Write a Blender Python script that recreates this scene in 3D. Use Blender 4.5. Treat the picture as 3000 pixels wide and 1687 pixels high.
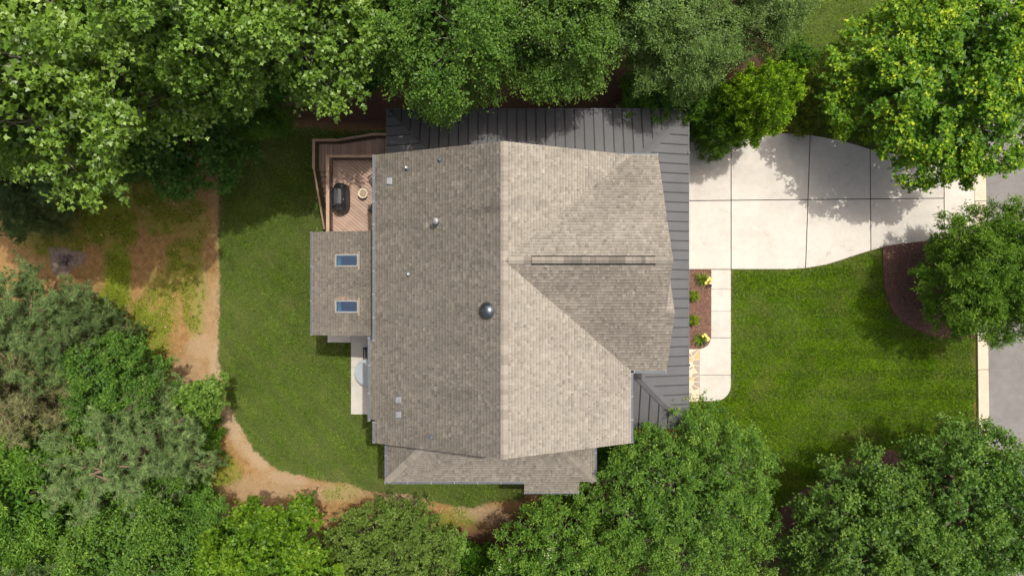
import bpy, math, random
import numpy as np
from mathutils import Vector, Matrix

# ------------------------------------------------------------------ scene, camera, light
sc = bpy.context.scene
for o in list(bpy.data.objects):
    bpy.data.objects.remove(o)
col = sc.collection
CH = 37.0                                   # height of the drone above the front lawn
cam = bpy.data.cameras.new('camera')
cam.lens, cam.sensor_width, cam.clip_end = 24.0, 36.0, 2000.0
camo = bpy.data.objects.new('camera', cam)
camo.location = (0, 0, CH)
col.objects.link(camo)
sc.camera = camo
SUN = Vector((0.244, 0.244, 1.0)).normalized()
wd = bpy.data.worlds.new('World')
sc.world = wd
wd.use_nodes = True
wn = wd.node_tree
sky = wn.nodes.new('ShaderNodeTexSky')
sky.sky_type = 'NISHITA'
sky.sun_disc = False
sky.sun_elevation = math.asin(SUN.z)
sky.sun_rotation = math.radians(45)
sky.air_density, sky.dust_density = 0.6, 8.0
bg = wn.nodes['Background']
bg.inputs['Strength'].default_value = 0.15
wn.links.new(sky.outputs[0], bg.inputs['Color'])
sun = bpy.data.lights.new('sun', 'SUN')
sun.energy, sun.angle, sun.color = 3.05, math.radians(0.55), (1.0, 0.95, 0.86)
suno = bpy.data.objects.new('sun', sun)
suno.rotation_euler = SUN.to_track_quat('Z', 'Y').to_euler()
suno.location = SUN * 60
col.objects.link(suno)
sc.view_settings.view_transform = 'Standard'
sc.view_settings.look = 'None'
sc.view_settings.exposure = 0.42
sc.view_settings.gamma = 1.0
sc.view_settings.use_curve_mapping = False
sc.cycles.max_bounces = 8
sc.cycles.transparent_max_bounces = 8

rng = np.random.default_rng(7)
R = random.Random(5)

# ------------------------------------------------------------------ terrain and pixel helpers
ZB = -3.0                                   # back garden (walk-out basement level)
def sstep(a, b, x):
    t = np.clip((np.asarray(x, float) - a) / (b - a), 0, 1)
    return t * t * (3 - 2 * t)
def gz(x, y):
    return ZB * (1 - sstep(-4.6, 5.2, x))
def W(px, py, z):                           # photo pixel seen at height z
    k = (CH - z) / 2000.0
    return ((px - 1500) * k, (843.5 - py) * k)
def G(px, py, dz=0.0):                      # photo pixel on the ground
    z = -1.5
    for _ in range(30):
        x, y = W(px, py, z)
        z = 0.5 * z + 0.5 * (float(gz(x, y)) + dz)
    return (x, y)
def Gp(pts, dz=0.0):
    return [G(a, b, dz) for a, b in pts]

# ------------------------------------------------------------------ generic helpers
def tag(o, label=None, cat=None, group=None, kind=None):
    if label: o['label'] = label
    if cat: o['category'] = cat
    if group: o['group'] = group
    if kind: o['kind'] = kind
    return o
def empty(name, loc=(0, 0, 0), rz=0.0, parent=None):
    o = bpy.data.objects.new(name, None)
    o.empty_display_size = 0.3
    o.location = loc
    o.rotation_euler = (0, 0, rz)
    col.objects.link(o)
    if parent: o.parent = parent
    return o
def link(name, me, parent=None, mat=None, loc=None, rot=None):
    if mat is not None and not me.materials:
        me.materials.append(mat)
    o = bpy.data.objects.new(name, me)
    if loc is not None: o.location = loc
    if rot is not None: o.rotation_euler = rot
    col.objects.link(o)
    if parent: o.parent = parent
    return o
def npmesh(name, co, faces_flat, counts, attrs=None, smooth=False):
    me = bpy.data.meshes.new(name)
    co = np.asarray(co, np.float32)
    faces_flat = np.asarray(faces_flat, np.int32)
    counts = np.asarray(counts, np.int32)
    me.vertices.add(len(co))
    me.vertices.foreach_set('co', co.ravel())
    me.loops.add(len(faces_flat))
    me.loops.foreach_set('vertex_index', faces_flat)
    me.polygons.add(len(counts))
    st = np.zeros(len(counts), np.int32)
    st[1:] = np.cumsum(counts)[:-1]
    me.polygons.foreach_set('loop_start', st)
    me.polygons.foreach_set('loop_total', counts)
    me.polygons.foreach_set('use_smooth', np.full(len(counts), bool(smooth)))
    for k, v in (attrs or {}).items():
        a = me.attributes.new(k, 'FLOAT', 'POINT')
        a.data.foreach_set('value', np.asarray(v, np.float32))
    me.update(calc_edges=True)
    return me

class MB:
    """collects simple shapes and links them as one mesh object"""
    def __init__(s):
        s.v, s.f, s.c = [], [], []
    def add(s, vs, fs, c=0.5):
        b = len(s.v)
        s.v += [tuple(p) for p in vs]
        s.f += [tuple(b + i for i in f) for f in fs]
        s.c += [c] * len(vs)
        return s
    def box(s, a, b, c=0.5):
        (x0, y0, z0), (x1, y1, z1) = a, b
        return s.add([(x0,y0,z0),(x1,y0,z0),(x1,y1,z0),(x0,y1,z0),(x0,y0,z1),(x1,y0,z1),(x1,y1,z1),(x0,y1,z1)],
                     [(0,3,2,1),(4,5,6,7),(0,1,5,4),(1,2,6,5),(2,3,7,6),(3,0,4,7)], c)
    def bar(s, p, q, w, h, c=0.5, up=(0, 0, 1)):      # bar of section w x h between two points
        p, q = Vector(p), Vector(q)
        d = (q - p).normalized()
        sd = d.cross(Vector(up))
        if sd.length < 1e-4: sd = d.cross(Vector((1, 0, 0)))
        sd.normalize()
        u = sd.cross(d).normalized()
        vs = []
        for e in (p, q):
            for a, b in ((-1,-1),(1,-1),(1,1),(-1,1)):
                vs.append(e + sd * (a * w / 2) + u * (b * h / 2))
        return s.add(vs, [(0,1,2,3),(7,6,5,4),(0,4,5,1),(1,5,6,2),(2,6,7,3),(3,7,4,0)], c)
    def tube(s, pts, rad, n=6, c=0.5, cap=True):
        pts = [Vector(p) for p in pts]
        vs, fs = [], []
        for i, p in enumerate(pts):
            d = (pts[min(i+1, len(pts)-1)] - pts[max(i-1, 0)]).normalized()
            a = d.cross(Vector((0.31, 0.2, 0.93)))
            if a.length < 1e-3: a = d.cross(Vector((1, 0, 0)))
            a.normalize()
            b = d.cross(a)
            r = rad[i] if hasattr(rad, '__len__') else rad
            for k in range(n):
                t = 2 * math.pi * k / n
                vs.append(p + a * (r * math.cos(t)) + b * (r * math.sin(t)))
        for i in range(len(pts) - 1):
            for k in range(n):
                k2 = (k + 1) % n
                fs.append((i*n+k, i*n+k2, (i+1)*n+k2, (i+1)*n+k))
        if cap:
            fs.append(tuple(reversed(range(n))))
            fs.append(tuple((len(pts)-1)*n + k for k in range(n)))
        return s.add(vs, fs, c)
    def lathe(s, prof, cx=0, cy=0, n=24, c=0.5):      # prof: (r, z) from bottom to top
        vs, fs = [], []
        for r, z in prof:
            for k in range(n):
                t = 2 * math.pi * k / n
                vs.append((cx + r * math.cos(t), cy + r * math.sin(t), z))
        for i in range(len(prof) - 1):
            for k in range(n):
                k2 = (k + 1) % n
                fs.append((i*n+k, i*n+k2, (i+1)*n+k2, (i+1)*n+k))
        fs.append(tuple(reversed(range(n))))
        fs.append(tuple((len(prof)-1)*n + k for k in range(n)))
        return s.add(vs, fs, c)
    def prism(s, poly, z0, z1, c=0.5):                # z0, z1: numbers or functions of x, y
        n = len(poly)
        f0 = z0 if callable(z0) else (lambda x, y: z0)
        f1 = z1 if callable(z1) else (lambda x, y: z1)
        vs = [(x, y, f0(x, y)) for x, y in poly] + [(x, y, f1(x, y)) for x, y in poly]
        fs = [tuple(reversed(range(n))), tuple(range(n, 2*n))]
        for i in range(n):
            j = (i + 1) % n
            fs.append((i, j, n + j, n + i))
        return s.add(vs, fs, c)
    def mesh(s, name, smooth=False):
        flat = [i for f in s.f for i in f]
        return npmesh(name, np.array(s.v), flat, [len(f) for f in s.f], {'c': np.array(s.c)}, smooth)
    def build(s, name, mat, parent=None, smooth=False, loc=None, rot=None):
        return link(name, s.mesh(name, smooth), parent, mat, loc, rot)

def ccw(poly):
    a = sum(poly[i][0] * poly[(i+1) % len(poly)][1] - poly[(i+1) % len(poly)][0] * poly[i][1] for i in range(len(poly)))
    return list(poly) if a > 0 else list(reversed(poly))
def clip(sub, cl):                          # Sutherland-Hodgman, cl convex
    cl = ccw(cl)
    out = list(sub)
    for i in range(len(cl)):
        if not out: return []
        (ax, ay), (bx, by) = cl[i], cl[(i + 1) % len(cl)]
        side = lambda p: (bx - ax) * (p[1] - ay) - (by - ay) * (p[0] - ax)
        inp, out = out, []
        for k in range(len(inp)):
            p, q = inp[k - 1], inp[k]
            sp, sq = side(p), side(q)
            if (sp >= 0) != (sq >= 0):
                t = sp / (sp - sq)
                out.append((p[0] + t * (q[0] - p[0]), p[1] + t * (q[1] - p[1])))
            if sq >= 0: out.append(q)
    r = []
    for p in out:
        if not r or abs(p[0] - r[-1][0]) + abs(p[1] - r[-1][1]) > 1e-5: r.append(p)
    if len(r) > 2 and abs(r[0][0] - r[-1][0]) + abs(r[0][1] - r[-1][1]) < 1e-5: r.pop()
    return r if len(r) > 2 else []
def area(poly):
    return abs(sum(poly[i][0] * poly[(i+1) % len(poly)][1] - poly[(i+1) % len(poly)][0] * poly[i][1] for i in range(len(poly)))) / 2
def inside(poly, x, y):
    x, y = np.asarray(x), np.asarray(y)
    r = np.zeros(x.shape, bool)
    n = len(poly)
    for i in range(n):
        (x1, y1), (x2, y2) = poly[i], poly[(i + 1) % n]
        c = ((y1 > y) != (y2 > y)) & (x < (x2 - x1) * (y - y1) / ((y2 - y1) + 1e-12) + x1)
        r ^= c
    return r
def sdist(poly, x, y):                      # signed distance, positive inside
    x, y = np.asarray(x, float), np.asarray(y, float)
    d = np.full(x.shape, 1e9)
    n = len(poly)
    for i in range(n):
        (x1, y1), (x2, y2) = poly[i], poly[(i + 1) % n]
        dx, dy = x2 - x1, y2 - y1
        t = np.clip(((x - x1) * dx + (y - y1) * dy) / (dx * dx + dy * dy + 1e-12), 0, 1)
        d = np.minimum(d, np.hypot(x - x1 - t * dx, y - y1 - t * dy))
    return np.where(inside(poly, x, y), d, -d)
def vnoise(x, y, s, seed=0):                # cheap smooth value noise
    x, y = np.asarray(x, float) / s + 1000.3, np.asarray(y, float) / s + 1000.7
    xi, yi = np.floor(x).astype(np.int64), np.floor(y).astype(np.int64)
    fx, fy = x - xi, y - yi
    fx, fy = fx * fx * (3 - 2 * fx), fy * fy * (3 - 2 * fy)
    def h(a, b):
        v = (a * 374761393 + b * 668265263 + seed * 1442695041) & 0x7fffffff
        v = ((v ^ (v >> 13)) * 1274126177) & 0x7fffffff
        return ((v ^ (v >> 16)) & 0xffff) / 65535.0
    return (h(xi, yi) * (1-fx) + h(xi+1, yi) * fx) * (1-fy) + (h(xi, yi+1) * (1-fx) + h(xi+1, yi+1) * fx) * fy
def fbm(x, y, s, seed=0):
    return 0.5 * vnoise(x, y, s, seed) + 0.3 * vnoise(x, y, s * 0.45, seed + 3) + 0.2 * vnoise(x, y, s * 0.2, seed + 9)

# ------------------------------------------------------------------ materials
def newmat(name):
    m = bpy.data.materials.new(name)
    m.use_nodes = True
    nt = m.node_tree
    return m, nt, nt.nodes['Principled BSDF']
def N(nt, t, **kw):
    n = nt.nodes.new(t)
    for k, v in kw.items():
        if k.startswith('i_'):
            n.inputs[k[2:].replace('_', ' ')].default_value = v
        else:
            setattr(n, k, v)
    return n
def noise(nt, pos, scale, detail=4, rough=0.6):
    n = N(nt, 'ShaderNodeTexNoise', i_Scale=scale, i_Detail=detail, i_Roughness=rough)
    nt.links.new(pos, n.inputs['Vector'])
    return n.outputs['Fac']
def ramp(nt, fac, stops):
    r = N(nt, 'ShaderNodeValToRGB')
    e = r.color_ramp.elements
    while len(e) < len(stops): e.new(0.5)
    for el, (p, c) in zip(e, stops):
        el.position = p
        el.color = (*c, 1) if len(c) == 3 else c
    nt.links.new(fac, r.inputs[0])
    return r.outputs[0]
def mixc(nt, fac, a, b, mode='MIX'):
    m = N(nt, 'ShaderNodeMix', data_type='RGBA', blend_type=mode)
    for sock, v in ((m.inputs[0], fac), (m.inputs[6], a), (m.inputs[7], b)):
        if isinstance(v, (int, float)): sock.default_value = v
        elif isinstance(v, tuple): sock.default_value = (*v, 1) if len(v) == 3 else v
        else: nt.links.new(v, sock)
    return m.outputs[2]
def math_(nt, op, a, b=None, c=None):
    m = N(nt, 'ShaderNodeMath', operation=op)
    for s, v in zip(m.inputs, (a, b, c)):
        if v is None: continue
        if isinstance(v, (int, float)): s.default_value = v
        else: nt.links.new(v, s)
    return m.outputs[0]
def attr(nt, name):
    return N(nt, 'ShaderNodeAttribute', attribute_name=name).outputs['Fac']
def pos(nt):
    return N(nt, 'ShaderNodeNewGeometry').outputs['Position']
def bump(nt, b, h, strength, dist=0.02):
    n = N(nt, 'ShaderNodeBump', i_Strength=strength, i_Distance=dist)
    nt.links.new(h, n.inputs['Height'])
    nt.links.new(n.outputs[0], b.inputs['Normal'])
def plain(name, c1, c2, scale=3.0, rough=0.7, metal=0.0, bmp=0.0, spec=0.5, vary=0.0):
    """two-tone noise material; vary: per-piece lightness from attribute c"""
    m, nt, b = newmat(name)
    p = pos(nt)
    f = noise(nt, p, scale)
    f2 = noise(nt, p, scale * 9)
    k = math_(nt, 'ADD', math_(nt, 'MULTIPLY', f, 0.7), math_(nt, 'MULTIPLY', f2, 0.3))
    c = ramp(nt, k, [(0.32, c1), (0.68, c2)])
    if vary:
        v = math_(nt, 'ADD', math_(nt, 'MULTIPLY', attr(nt, 'c'), 2 * vary), 1 - vary)
        g = N(nt, 'ShaderNodeCombineColor')
        for i in range(3): nt.links.new(v, g.inputs[i])
        c = mixc(nt, 1.0, c, g.outputs[0], 'MULTIPLY')
    nt.links.new(c, b.inputs['Base Color'])
    b.inputs['Roughness'].default_value = rough
    b.inputs['Metallic'].default_value = metal
    b.inputs['Specular IOR Level'].default_value = spec
    if bmp: bump(nt, b, f2, bmp)
    return m
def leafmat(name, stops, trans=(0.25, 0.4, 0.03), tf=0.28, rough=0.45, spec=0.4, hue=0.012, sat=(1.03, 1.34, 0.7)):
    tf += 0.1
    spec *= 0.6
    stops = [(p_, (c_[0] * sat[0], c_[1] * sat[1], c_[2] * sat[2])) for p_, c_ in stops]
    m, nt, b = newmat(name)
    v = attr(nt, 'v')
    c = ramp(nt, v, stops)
    oi = N(nt, 'ShaderNodeObjectInfo').outputs['Random']
    h = N(nt, 'ShaderNodeHueSaturation')
    nt.links.new(math_(nt, 'ADD', math_(nt, 'MULTIPLY', oi, hue), 0.5 - hue / 2), h.inputs['Hue'])
    nt.links.new(math_(nt, 'ADD', math_(nt, 'MULTIPLY', oi, 0.14), 0.95), h.inputs['Value'])
    nt.links.new(c, h.inputs['Color'])
    nt.links.new(h.outputs[0], b.inputs['Base Color'])
    b.inputs['Roughness'].default_value = rough
    b.inputs['Specular IOR Level'].default_value = spec
    t = N(nt, 'ShaderNodeBsdfTranslucent')
    tc = mixc(nt, 0.5, h.outputs[0], trans)
    nt.links.new(tc, t.inputs['Color'])
    mx = N(nt, 'ShaderNodeMixShader')
    mx.inputs[0].default_value = tf
    nt.links.new(b.outputs[0], mx.inputs[1])
    nt.links.new(t.outputs[0], mx.inputs[2])
    nt.links.new(mx.outputs[0], nt.nodes['Material Output'].inputs[0])
    return m

def shingle_mat():
    m, nt, b = newmat('asphalt_shingle')
    p = pos(nt)
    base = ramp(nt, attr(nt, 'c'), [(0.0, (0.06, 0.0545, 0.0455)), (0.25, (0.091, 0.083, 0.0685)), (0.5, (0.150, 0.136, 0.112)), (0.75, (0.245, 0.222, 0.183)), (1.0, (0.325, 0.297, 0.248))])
    st = N(nt, 'ShaderNodeMapping')
    st.inputs['Scale'].default_value = (0.35, 1.0, 0.35)
    nt.links.new(p, st.inputs[0])
    s1 = noise(nt, st.outputs[0], 1.1, 5, 0.65)
    stain = ramp(nt, s1, [(0.34, (0.84, 0.83, 0.83)), (0.58, (1, 1, 1))])
    gr = noise(nt, p, 140, 2)
    grain = ramp(nt, gr, [(0.3, (0.86, 0.86, 0.86)), (0.7, (1.1, 1.1, 1.1))])
    c = mixc(nt, 0.8, base, stain, 'MULTIPLY')
    c = mixc(nt, 1.0, c, grain, 'MULTIPLY')
    nt.links.new(c, b.inputs['Base Color'])
    b.inputs['Roughness'].default_value = 0.95
    b.inputs['Specular IOR Level'].default_value = 0.2
    bump(nt, b, gr, 0.25, 0.004)
    return m
M = {}
M['shingle'] = shingle_mat()
M['metal_roof'] = plain('painted_steel_roof', (0.062, 0.064, 0.067), (0.078, 0.079, 0.081), 1.2, 0.62, 0.1, vary=0.05)
M['seam'] = plain('shadow_dark_seam', (0.02, 0.022, 0.024), (0.035, 0.036, 0.038), 4, 0.55, 0.3)  # darker than the panels, so seams carry their rib shadow as colour
M['gutter'] = plain('gutter_aluminium', (0.055, 0.064, 0.074), (0.085, 0.094, 0.106), 5, 0.55, 0.25)
M['white_trim'] = plain('white_trim', (0.68, 0.67, 0.64), (0.76, 0.75, 0.72), 2, 0.6)
M['steel'] = plain('galvanised_steel', (0.16, 0.16, 0.16), (0.24, 0.24, 0.235), 8, 0.45, 0.6)
M['dark_steel'] = plain('dark_polished_steel', (0.10, 0.115, 0.13), (0.2, 0.215, 0.23), 6, 0.22, 0.9)
M['clip'] = plain('gutter_clip', (0.2, 0.22, 0.24), (0.28, 0.3, 0.32), 8, 0.7, 0.1)
M['hood'] = plain('dull_vent_hood', (0.10, 0.105, 0.11), (0.17, 0.175, 0.18), 9, 0.5, 0.4)
M['boot'] = plain('lead_pipe_boot', (0.08, 0.095, 0.1), (0.14, 0.155, 0.16), 10, 0.5, 0.3)
M['pvc'] = plain('white_pipe', (0.7, 0.68, 0.62), (0.78, 0.76, 0.7), 5, 0.5)
M['deck'] = plain('deck_boards', (0.245, 0.168, 0.128), (0.32, 0.225, 0.17), 2.2, 0.75, vary=0.16, bmp=0.1)
M['rail'] = plain('deck_rail_wood', (0.255, 0.168, 0.115), (0.335, 0.225, 0.152), 3, 0.75, vary=0.08)
M['baluster'] = plain('baluster_wood', (0.10, 0.055, 0.038), (0.15, 0.085, 0.055), 5, 0.8)
M['concrete'] = plain('pale_concrete', (0.36, 0.338, 0.295), (0.445, 0.42, 0.37), 1.6, 0.85, bmp=0.08, vary=0.05)
M['curb'] = plain('curb_concrete', (0.36, 0.31, 0.235), (0.45, 0.39, 0.30), 2.5, 0.9, bmp=0.1, vary=0.06)
M['joint'] = plain('dark_joint_filler', (0.012, 0.012, 0.01), (0.035, 0.033, 0.028), 8, 0.95)
M['asphalt'] = plain('worn_asphalt', (0.155, 0.143, 0.13), (0.20, 0.186, 0.17), 1.3, 0.9, bmp=0.2)
M['siding'] = plain('cream_siding', (0.5, 0.47, 0.41), (0.56, 0.53, 0.46), 1, 0.7)
def sidingmat():
    m, nt, b = newmat('cream_lap_siding')
    p = pos(nt)
    z = N(nt, 'ShaderNodeSeparateXYZ')
    nt.links.new(p, z.inputs[0])
    fr_ = math_(nt, 'FRACT', math_(nt, 'MULTIPLY', z.outputs['Z'], 5.6))
    c = ramp(nt, noise(nt, p, 1.5, 4), [(0.3, (0.36, 0.34, 0.30)), (0.7, (0.42, 0.40, 0.35))])
    nt.links.new(c, b.inputs['Base Color'])
    b.inputs['Roughness'].default_value = 0.7
    bump(nt, b, math_(nt, 'SUBTRACT', 1.0, fr_), 0.8, 0.02)
    return m
M['siding'] = sidingmat()
M['stone'] = plain('flagstone', (0.22, 0.185, 0.145), (0.30, 0.255, 0.20), 5, 0.8, bmp=0.2)
M['stone_tan'] = plain('tan_flagstone', (0.36, 0.25, 0.12), (0.43, 0.31, 0.16), 6, 0.8, bmp=0.2)
M['stone_cream'] = plain('cream_flagstone', (0.42, 0.35, 0.24), (0.50, 0.42, 0.30), 6, 0.8, bmp=0.2)
M['mortar'] = plain('pale_mortar', (0.46, 0.40, 0.31), (0.54, 0.48, 0.38), 6, 0.9)
M['black_cloth'] = plain('black_vinyl_cover', (0.010, 0.011, 0.012), (0.022, 0.023, 0.025), 6, 0.5, bmp=0.1)
M['grey_cloth'] = plain('dark_grey_sling', (0.035, 0.037, 0.04), (0.05, 0.052, 0.055), 8, 0.7)
M['black_metal'] = plain('black_metal', (0.012, 0.012, 0.013), (0.02, 0.02, 0.022), 8, 0.45, 0.4)
M['table'] = plain('grey_table_top', (0.215, 0.25, 0.27), (0.26, 0.295, 0.31), 5, 0.45)
M['pot'] = plain('cream_pot', (0.62, 0.55, 0.42), (0.7, 0.63, 0.5), 6, 0.6)
M['dry_soil'] = plain('dry_soil', (0.16, 0.12, 0.085), (0.34, 0.27, 0.2), 14, 0.95, bmp=0.5)
M['lamp'] = plain('blue_black_lamp_metal', (0.03, 0.04, 0.06), (0.05, 0.065, 0.09), 8, 0.35, 0.4)
M['petal'] = plain('yellow_petal', (0.82, 0.66, 0.12), (0.88, 0.78, 0.3), 20, 0.6)
M['white_petal'] = plain('cream_blossom', (0.72, 0.66, 0.5), (0.8, 0.75, 0.62), 20, 0.7)
M['ash'] = plain('ash_and_char', (0.012, 0.011, 0.010), (0.17, 0.135, 0.11), 3.0, 0.95, bmp=0.5)
M['bark'] = plain('grey_brown_bark', (0.10, 0.075, 0.055), (0.2, 0.16, 0.125), 7, 0.9, bmp=0.5)
M['pale_bark'] = plain('pale_grey_bark', (0.26, 0.22, 0.18), (0.40, 0.35, 0.29), 7, 0.9, bmp=0.4)
M['pine_bark'] = plain('brown_pine_bark', (0.13, 0.085, 0.055), (0.24, 0.165, 0.11), 7, 0.95, bmp=0.5)
M['frame'] = plain('bronze_skylight_frame', (0.22, 0.21, 0.2), (0.3, 0.29, 0.27), 6, 0.5, 0.3)
M['shaft'] = plain('white_light_shaft', (0.75, 0.8, 0.78), (0.8, 0.84, 0.82), 3, 0.8)
M['room'] = plain('sky_tinted_floor', (0.05, 0.10, 0.17), (0.07, 0.13, 0.21), 3, 0.9)  # skylight blue, sky reflected in the glass, painted on the floor below
M['rust'] = plain('rust_brown_leaves', (0.30, 0.17, 0.09), (0.42, 0.26, 0.15), 12, 0.9)
def slabmat(name, c1, c2, stain, crack, broom=0.0):
    m, nt, b = newmat(name)
    p = pos(nt)
    big, mid, fine = noise(nt, p, 0.55, 5, 0.6), noise(nt, p, 2.6, 5, 0.65), noise(nt, p, 26, 4, 0.8)
    k = math_(nt, 'ADD', math_(nt, 'MULTIPLY', big, 0.4), math_(nt, 'ADD', math_(nt, 'MULTIPLY', mid, 0.35), math_(nt, 'MULTIPLY', fine, 0.25)))
    c = ramp(nt, k, [(0.36, c1), (0.64, c2)])
    st = ramp(nt, noise(nt, p, 1.3, 6, 0.7), [(0.62, (1, 1, 1)), (0.78, stain)])
    c = mixc(nt, 1.0, c, st, 'MULTIPLY')
    sp = ramp(nt, noise(nt, p, 7.0, 2, 0.5), [(0.74, (1, 1, 1)), (0.80, stain)])
    c = mixc(nt, 0.7, c, sp, 'MULTIPLY')
    wv = N(nt, 'ShaderNodeTexVoronoi', feature='DISTANCE_TO_EDGE', i_Scale=0.42)
    wp = N(nt, 'ShaderNodeVectorMath', operation='ADD')
    nn = N(nt, 'ShaderNodeTexNoise', i_Scale=1.6, i_Detail=5)
    nt.links.new(p, nn.inputs['Vector'])
    sc_ = N(nt, 'ShaderNodeVectorMath', operation='SCALE')
    sc_.inputs['Scale'].default_value = 0.9
    nt.links.new(nn.outputs['Color'], sc_.inputs[0])
    nt.links.new(p, wp.inputs[0])
    nt.links.new(sc_.outputs[0], wp.inputs[1])
    nt.links.new(wp.outputs[0], wv.inputs['Vector'])
    cr = ramp(nt, wv.outputs['Distance'], [(0.0, crack), (0.008, (1, 1, 1))])
    gate = ramp(nt, noise(nt, p, 0.3, 2), [(0.5, (0, 0, 0)), (0.6, (1, 1, 1))])
    c = mixc(nt, math_(nt, 'MULTIPLY', gate, 0.6), c, mixc(nt, 1.0, c, cr, 'MULTIPLY'))
    v = math_(nt, 'ADD', math_(nt, 'MULTIPLY', attr(nt, 'c'), 0.1), 0.95)
    g = N(nt, 'ShaderNodeCombineColor')
    for i in range(3): nt.links.new(v, g.inputs[i])
    c = mixc(nt, 1.0, c, g.outputs[0], 'MULTIPLY')
    nt.links.new(c, b.inputs['Base Color'])
    b.inputs['Roughness'].default_value = 0.88
    b.inputs['Specular IOR Level'].default_value = 0.25
    bump(nt, b, fine, 0.15, 0.01)
    return m
M['concrete'] = slabmat('pale_concrete', (0.345, 0.325, 0.287), (0.45, 0.427, 0.38), (0.86, 0.85, 0.84), (0.6, 0.58, 0.55))
M['asphalt'] = slabmat('worn_asphalt', (0.118, 0.112, 0.107), (0.175, 0.167, 0.16), (0.72, 0.72, 0.73), (0.5, 0.5, 0.5))
def glass():
    m, nt, b = newmat('tinted_glass')
    tr = N(nt, 'ShaderNodeBsdfTransparent', i_Color=(0.55, 0.78, 0.86, 1))
    gl = N(nt, 'ShaderNodeBsdfGlossy', i_Roughness=0.02, i_Color=(0.8, 0.9, 1.0, 1))
    mx = N(nt, 'ShaderNodeMixShader')
    mx.inputs[0].default_value = 0.2
    nt.links.new(tr.outputs[0], mx.inputs[1])
    nt.links.new(gl.outputs[0], mx.inputs[2])
    nt.links.new(mx.outputs[0], nt.nodes['Material Output'].inputs[0])
    return m
M['glass'] = glass()
def mulchmat():
    m, nt, b = newmat('brown_bark_mulch')
    p = pos(nt)
    a = noise(nt, p, 22, 4, 0.7)
    c = ramp(nt, a, [(0.3, (0.05, 0.024, 0.017)), (0.5, (0.115, 0.056, 0.040)), (0.72, (0.21, 0.115, 0.08))])
    nt.links.new(c, b.inputs['Base Color'])
    b.inputs['Roughness'].default_value = 0.95
    bump(nt, b, a, 0.9, 0.04)
    return m
M['mulch'] = mulchmat()
def groundmat():
    m, nt, b = newmat('pine_straw_soil_and_moss')
    p = pos(nt)
    big, mid, fine = noise(nt, p, 0.45, 4), noise(nt, p, 3.0, 5, 0.7), noise(nt, p, 24, 4, 0.75)
    soil = ramp(nt, math_(nt, 'ADD', math_(nt, 'MULTIPLY', mid, 0.45), math_(nt, 'MULTIPLY', fine, 0.55)),
                [(0.33, (0.105, 0.055, 0.02)), (0.48, (0.21, 0.122, 0.045)), (0.66, (0.33, 0.215, 0.10))])
    tan = ramp(nt, fine, [(0.3, (0.21, 0.145, 0.085)), (0.7, (0.37, 0.28, 0.18))])
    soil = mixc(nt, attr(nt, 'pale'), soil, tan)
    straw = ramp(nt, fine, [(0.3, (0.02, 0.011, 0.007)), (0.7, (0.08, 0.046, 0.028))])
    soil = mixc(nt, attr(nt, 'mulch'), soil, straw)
    moss = ramp(nt, fine, [(0.3, (0.06, 0.10, 0.006)), (0.7, (0.165, 0.23, 0.016))])
    mf = math_(nt, 'MULTIPLY', attr(nt, 'moss'), ramp(nt, mid, [(0.22, (0, 0, 0)), (0.52, (1, 1, 1))]))
    soil = mixc(nt, mf, soil, moss)
    turf = ramp(nt, fine, [(0.3, (0.035, 0.05, 0.012)), (0.7, (0.085, 0.11, 0.028))])
    gf = ramp(nt, math_(nt, 'ADD', attr(nt, 'grass'), math_(nt, 'MULTIPLY', math_(nt, 'SUBTRACT', mid, 0.5), 0.9)), [(0.42, (0, 0, 0)), (0.58, (1, 1, 1))])
    c = mixc(nt, gf, soil, turf)
    nt.links.new(c, b.inputs['Base Color'])
    b.inputs['Roughness'].default_value = 0.95
    b.inputs['Specular IOR Level'].default_value = 0.15
    bump(nt, b, fine, 0.6, 0.03)
    return m
M['ground'] = groundmat()
def grassmat(name, stops, warm):
    m, nt, b = newmat(name)
    p = pos(nt)
    n1, n2 = noise(nt, p, 0.55, 5, 0.65), noise(nt, p, 6.5, 4, 0.8)
    k = math_(nt, 'ADD', math_(nt, 'MULTIPLY', n1, 0.45), math_(nt, 'MULTIPLY', n2, 0.55))
    k = math_(nt, 'ADD', k, math_(nt, 'MULTIPLY', math_(nt, 'SUBTRACT', attr(nt, 'v'), 0.5), 0.42))
    c = ramp(nt, k, stops)
    c = mixc(nt, attr(nt, 'dry'), c, warm)
    nt.links.new(c, b.inputs['Base Color'])
    b.inputs['Roughness'].default_value = 0.6
    b.inputs['Specular IOR Level'].default_value = 0.12
    t = N(nt, 'ShaderNodeBsdfTranslucent')
    nt.links.new(c, t.inputs['Color'])
    mx = N(nt, 'ShaderNodeMixShader')
    mx.inputs[0].default_value = 0.3
    nt.links.new(b.outputs[0], mx.inputs[1])
    nt.links.new(t.outputs[0], mx.inputs[2])
    nt.links.new(mx.outputs[0], nt.nodes['Material Output'].inputs[0])
    return m
M['grass_front'] = grassmat('front_turf_blades', [(0.3, (0.038, 0.092, 0.001)), (0.5, (0.104, 0.222, 0.003)), (0.7, (0.25, 0.39, 0.018))], (0.30, 0.25, 0.09))
M['grass_back'] = grassmat('back_turf_blades', [(0.3, (0.032, 0.072, 0.004)), (0.5, (0.085, 0.165, 0.011)), (0.7, (0.215, 0.305, 0.045))], (0.33, 0.25, 0.13))

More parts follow.
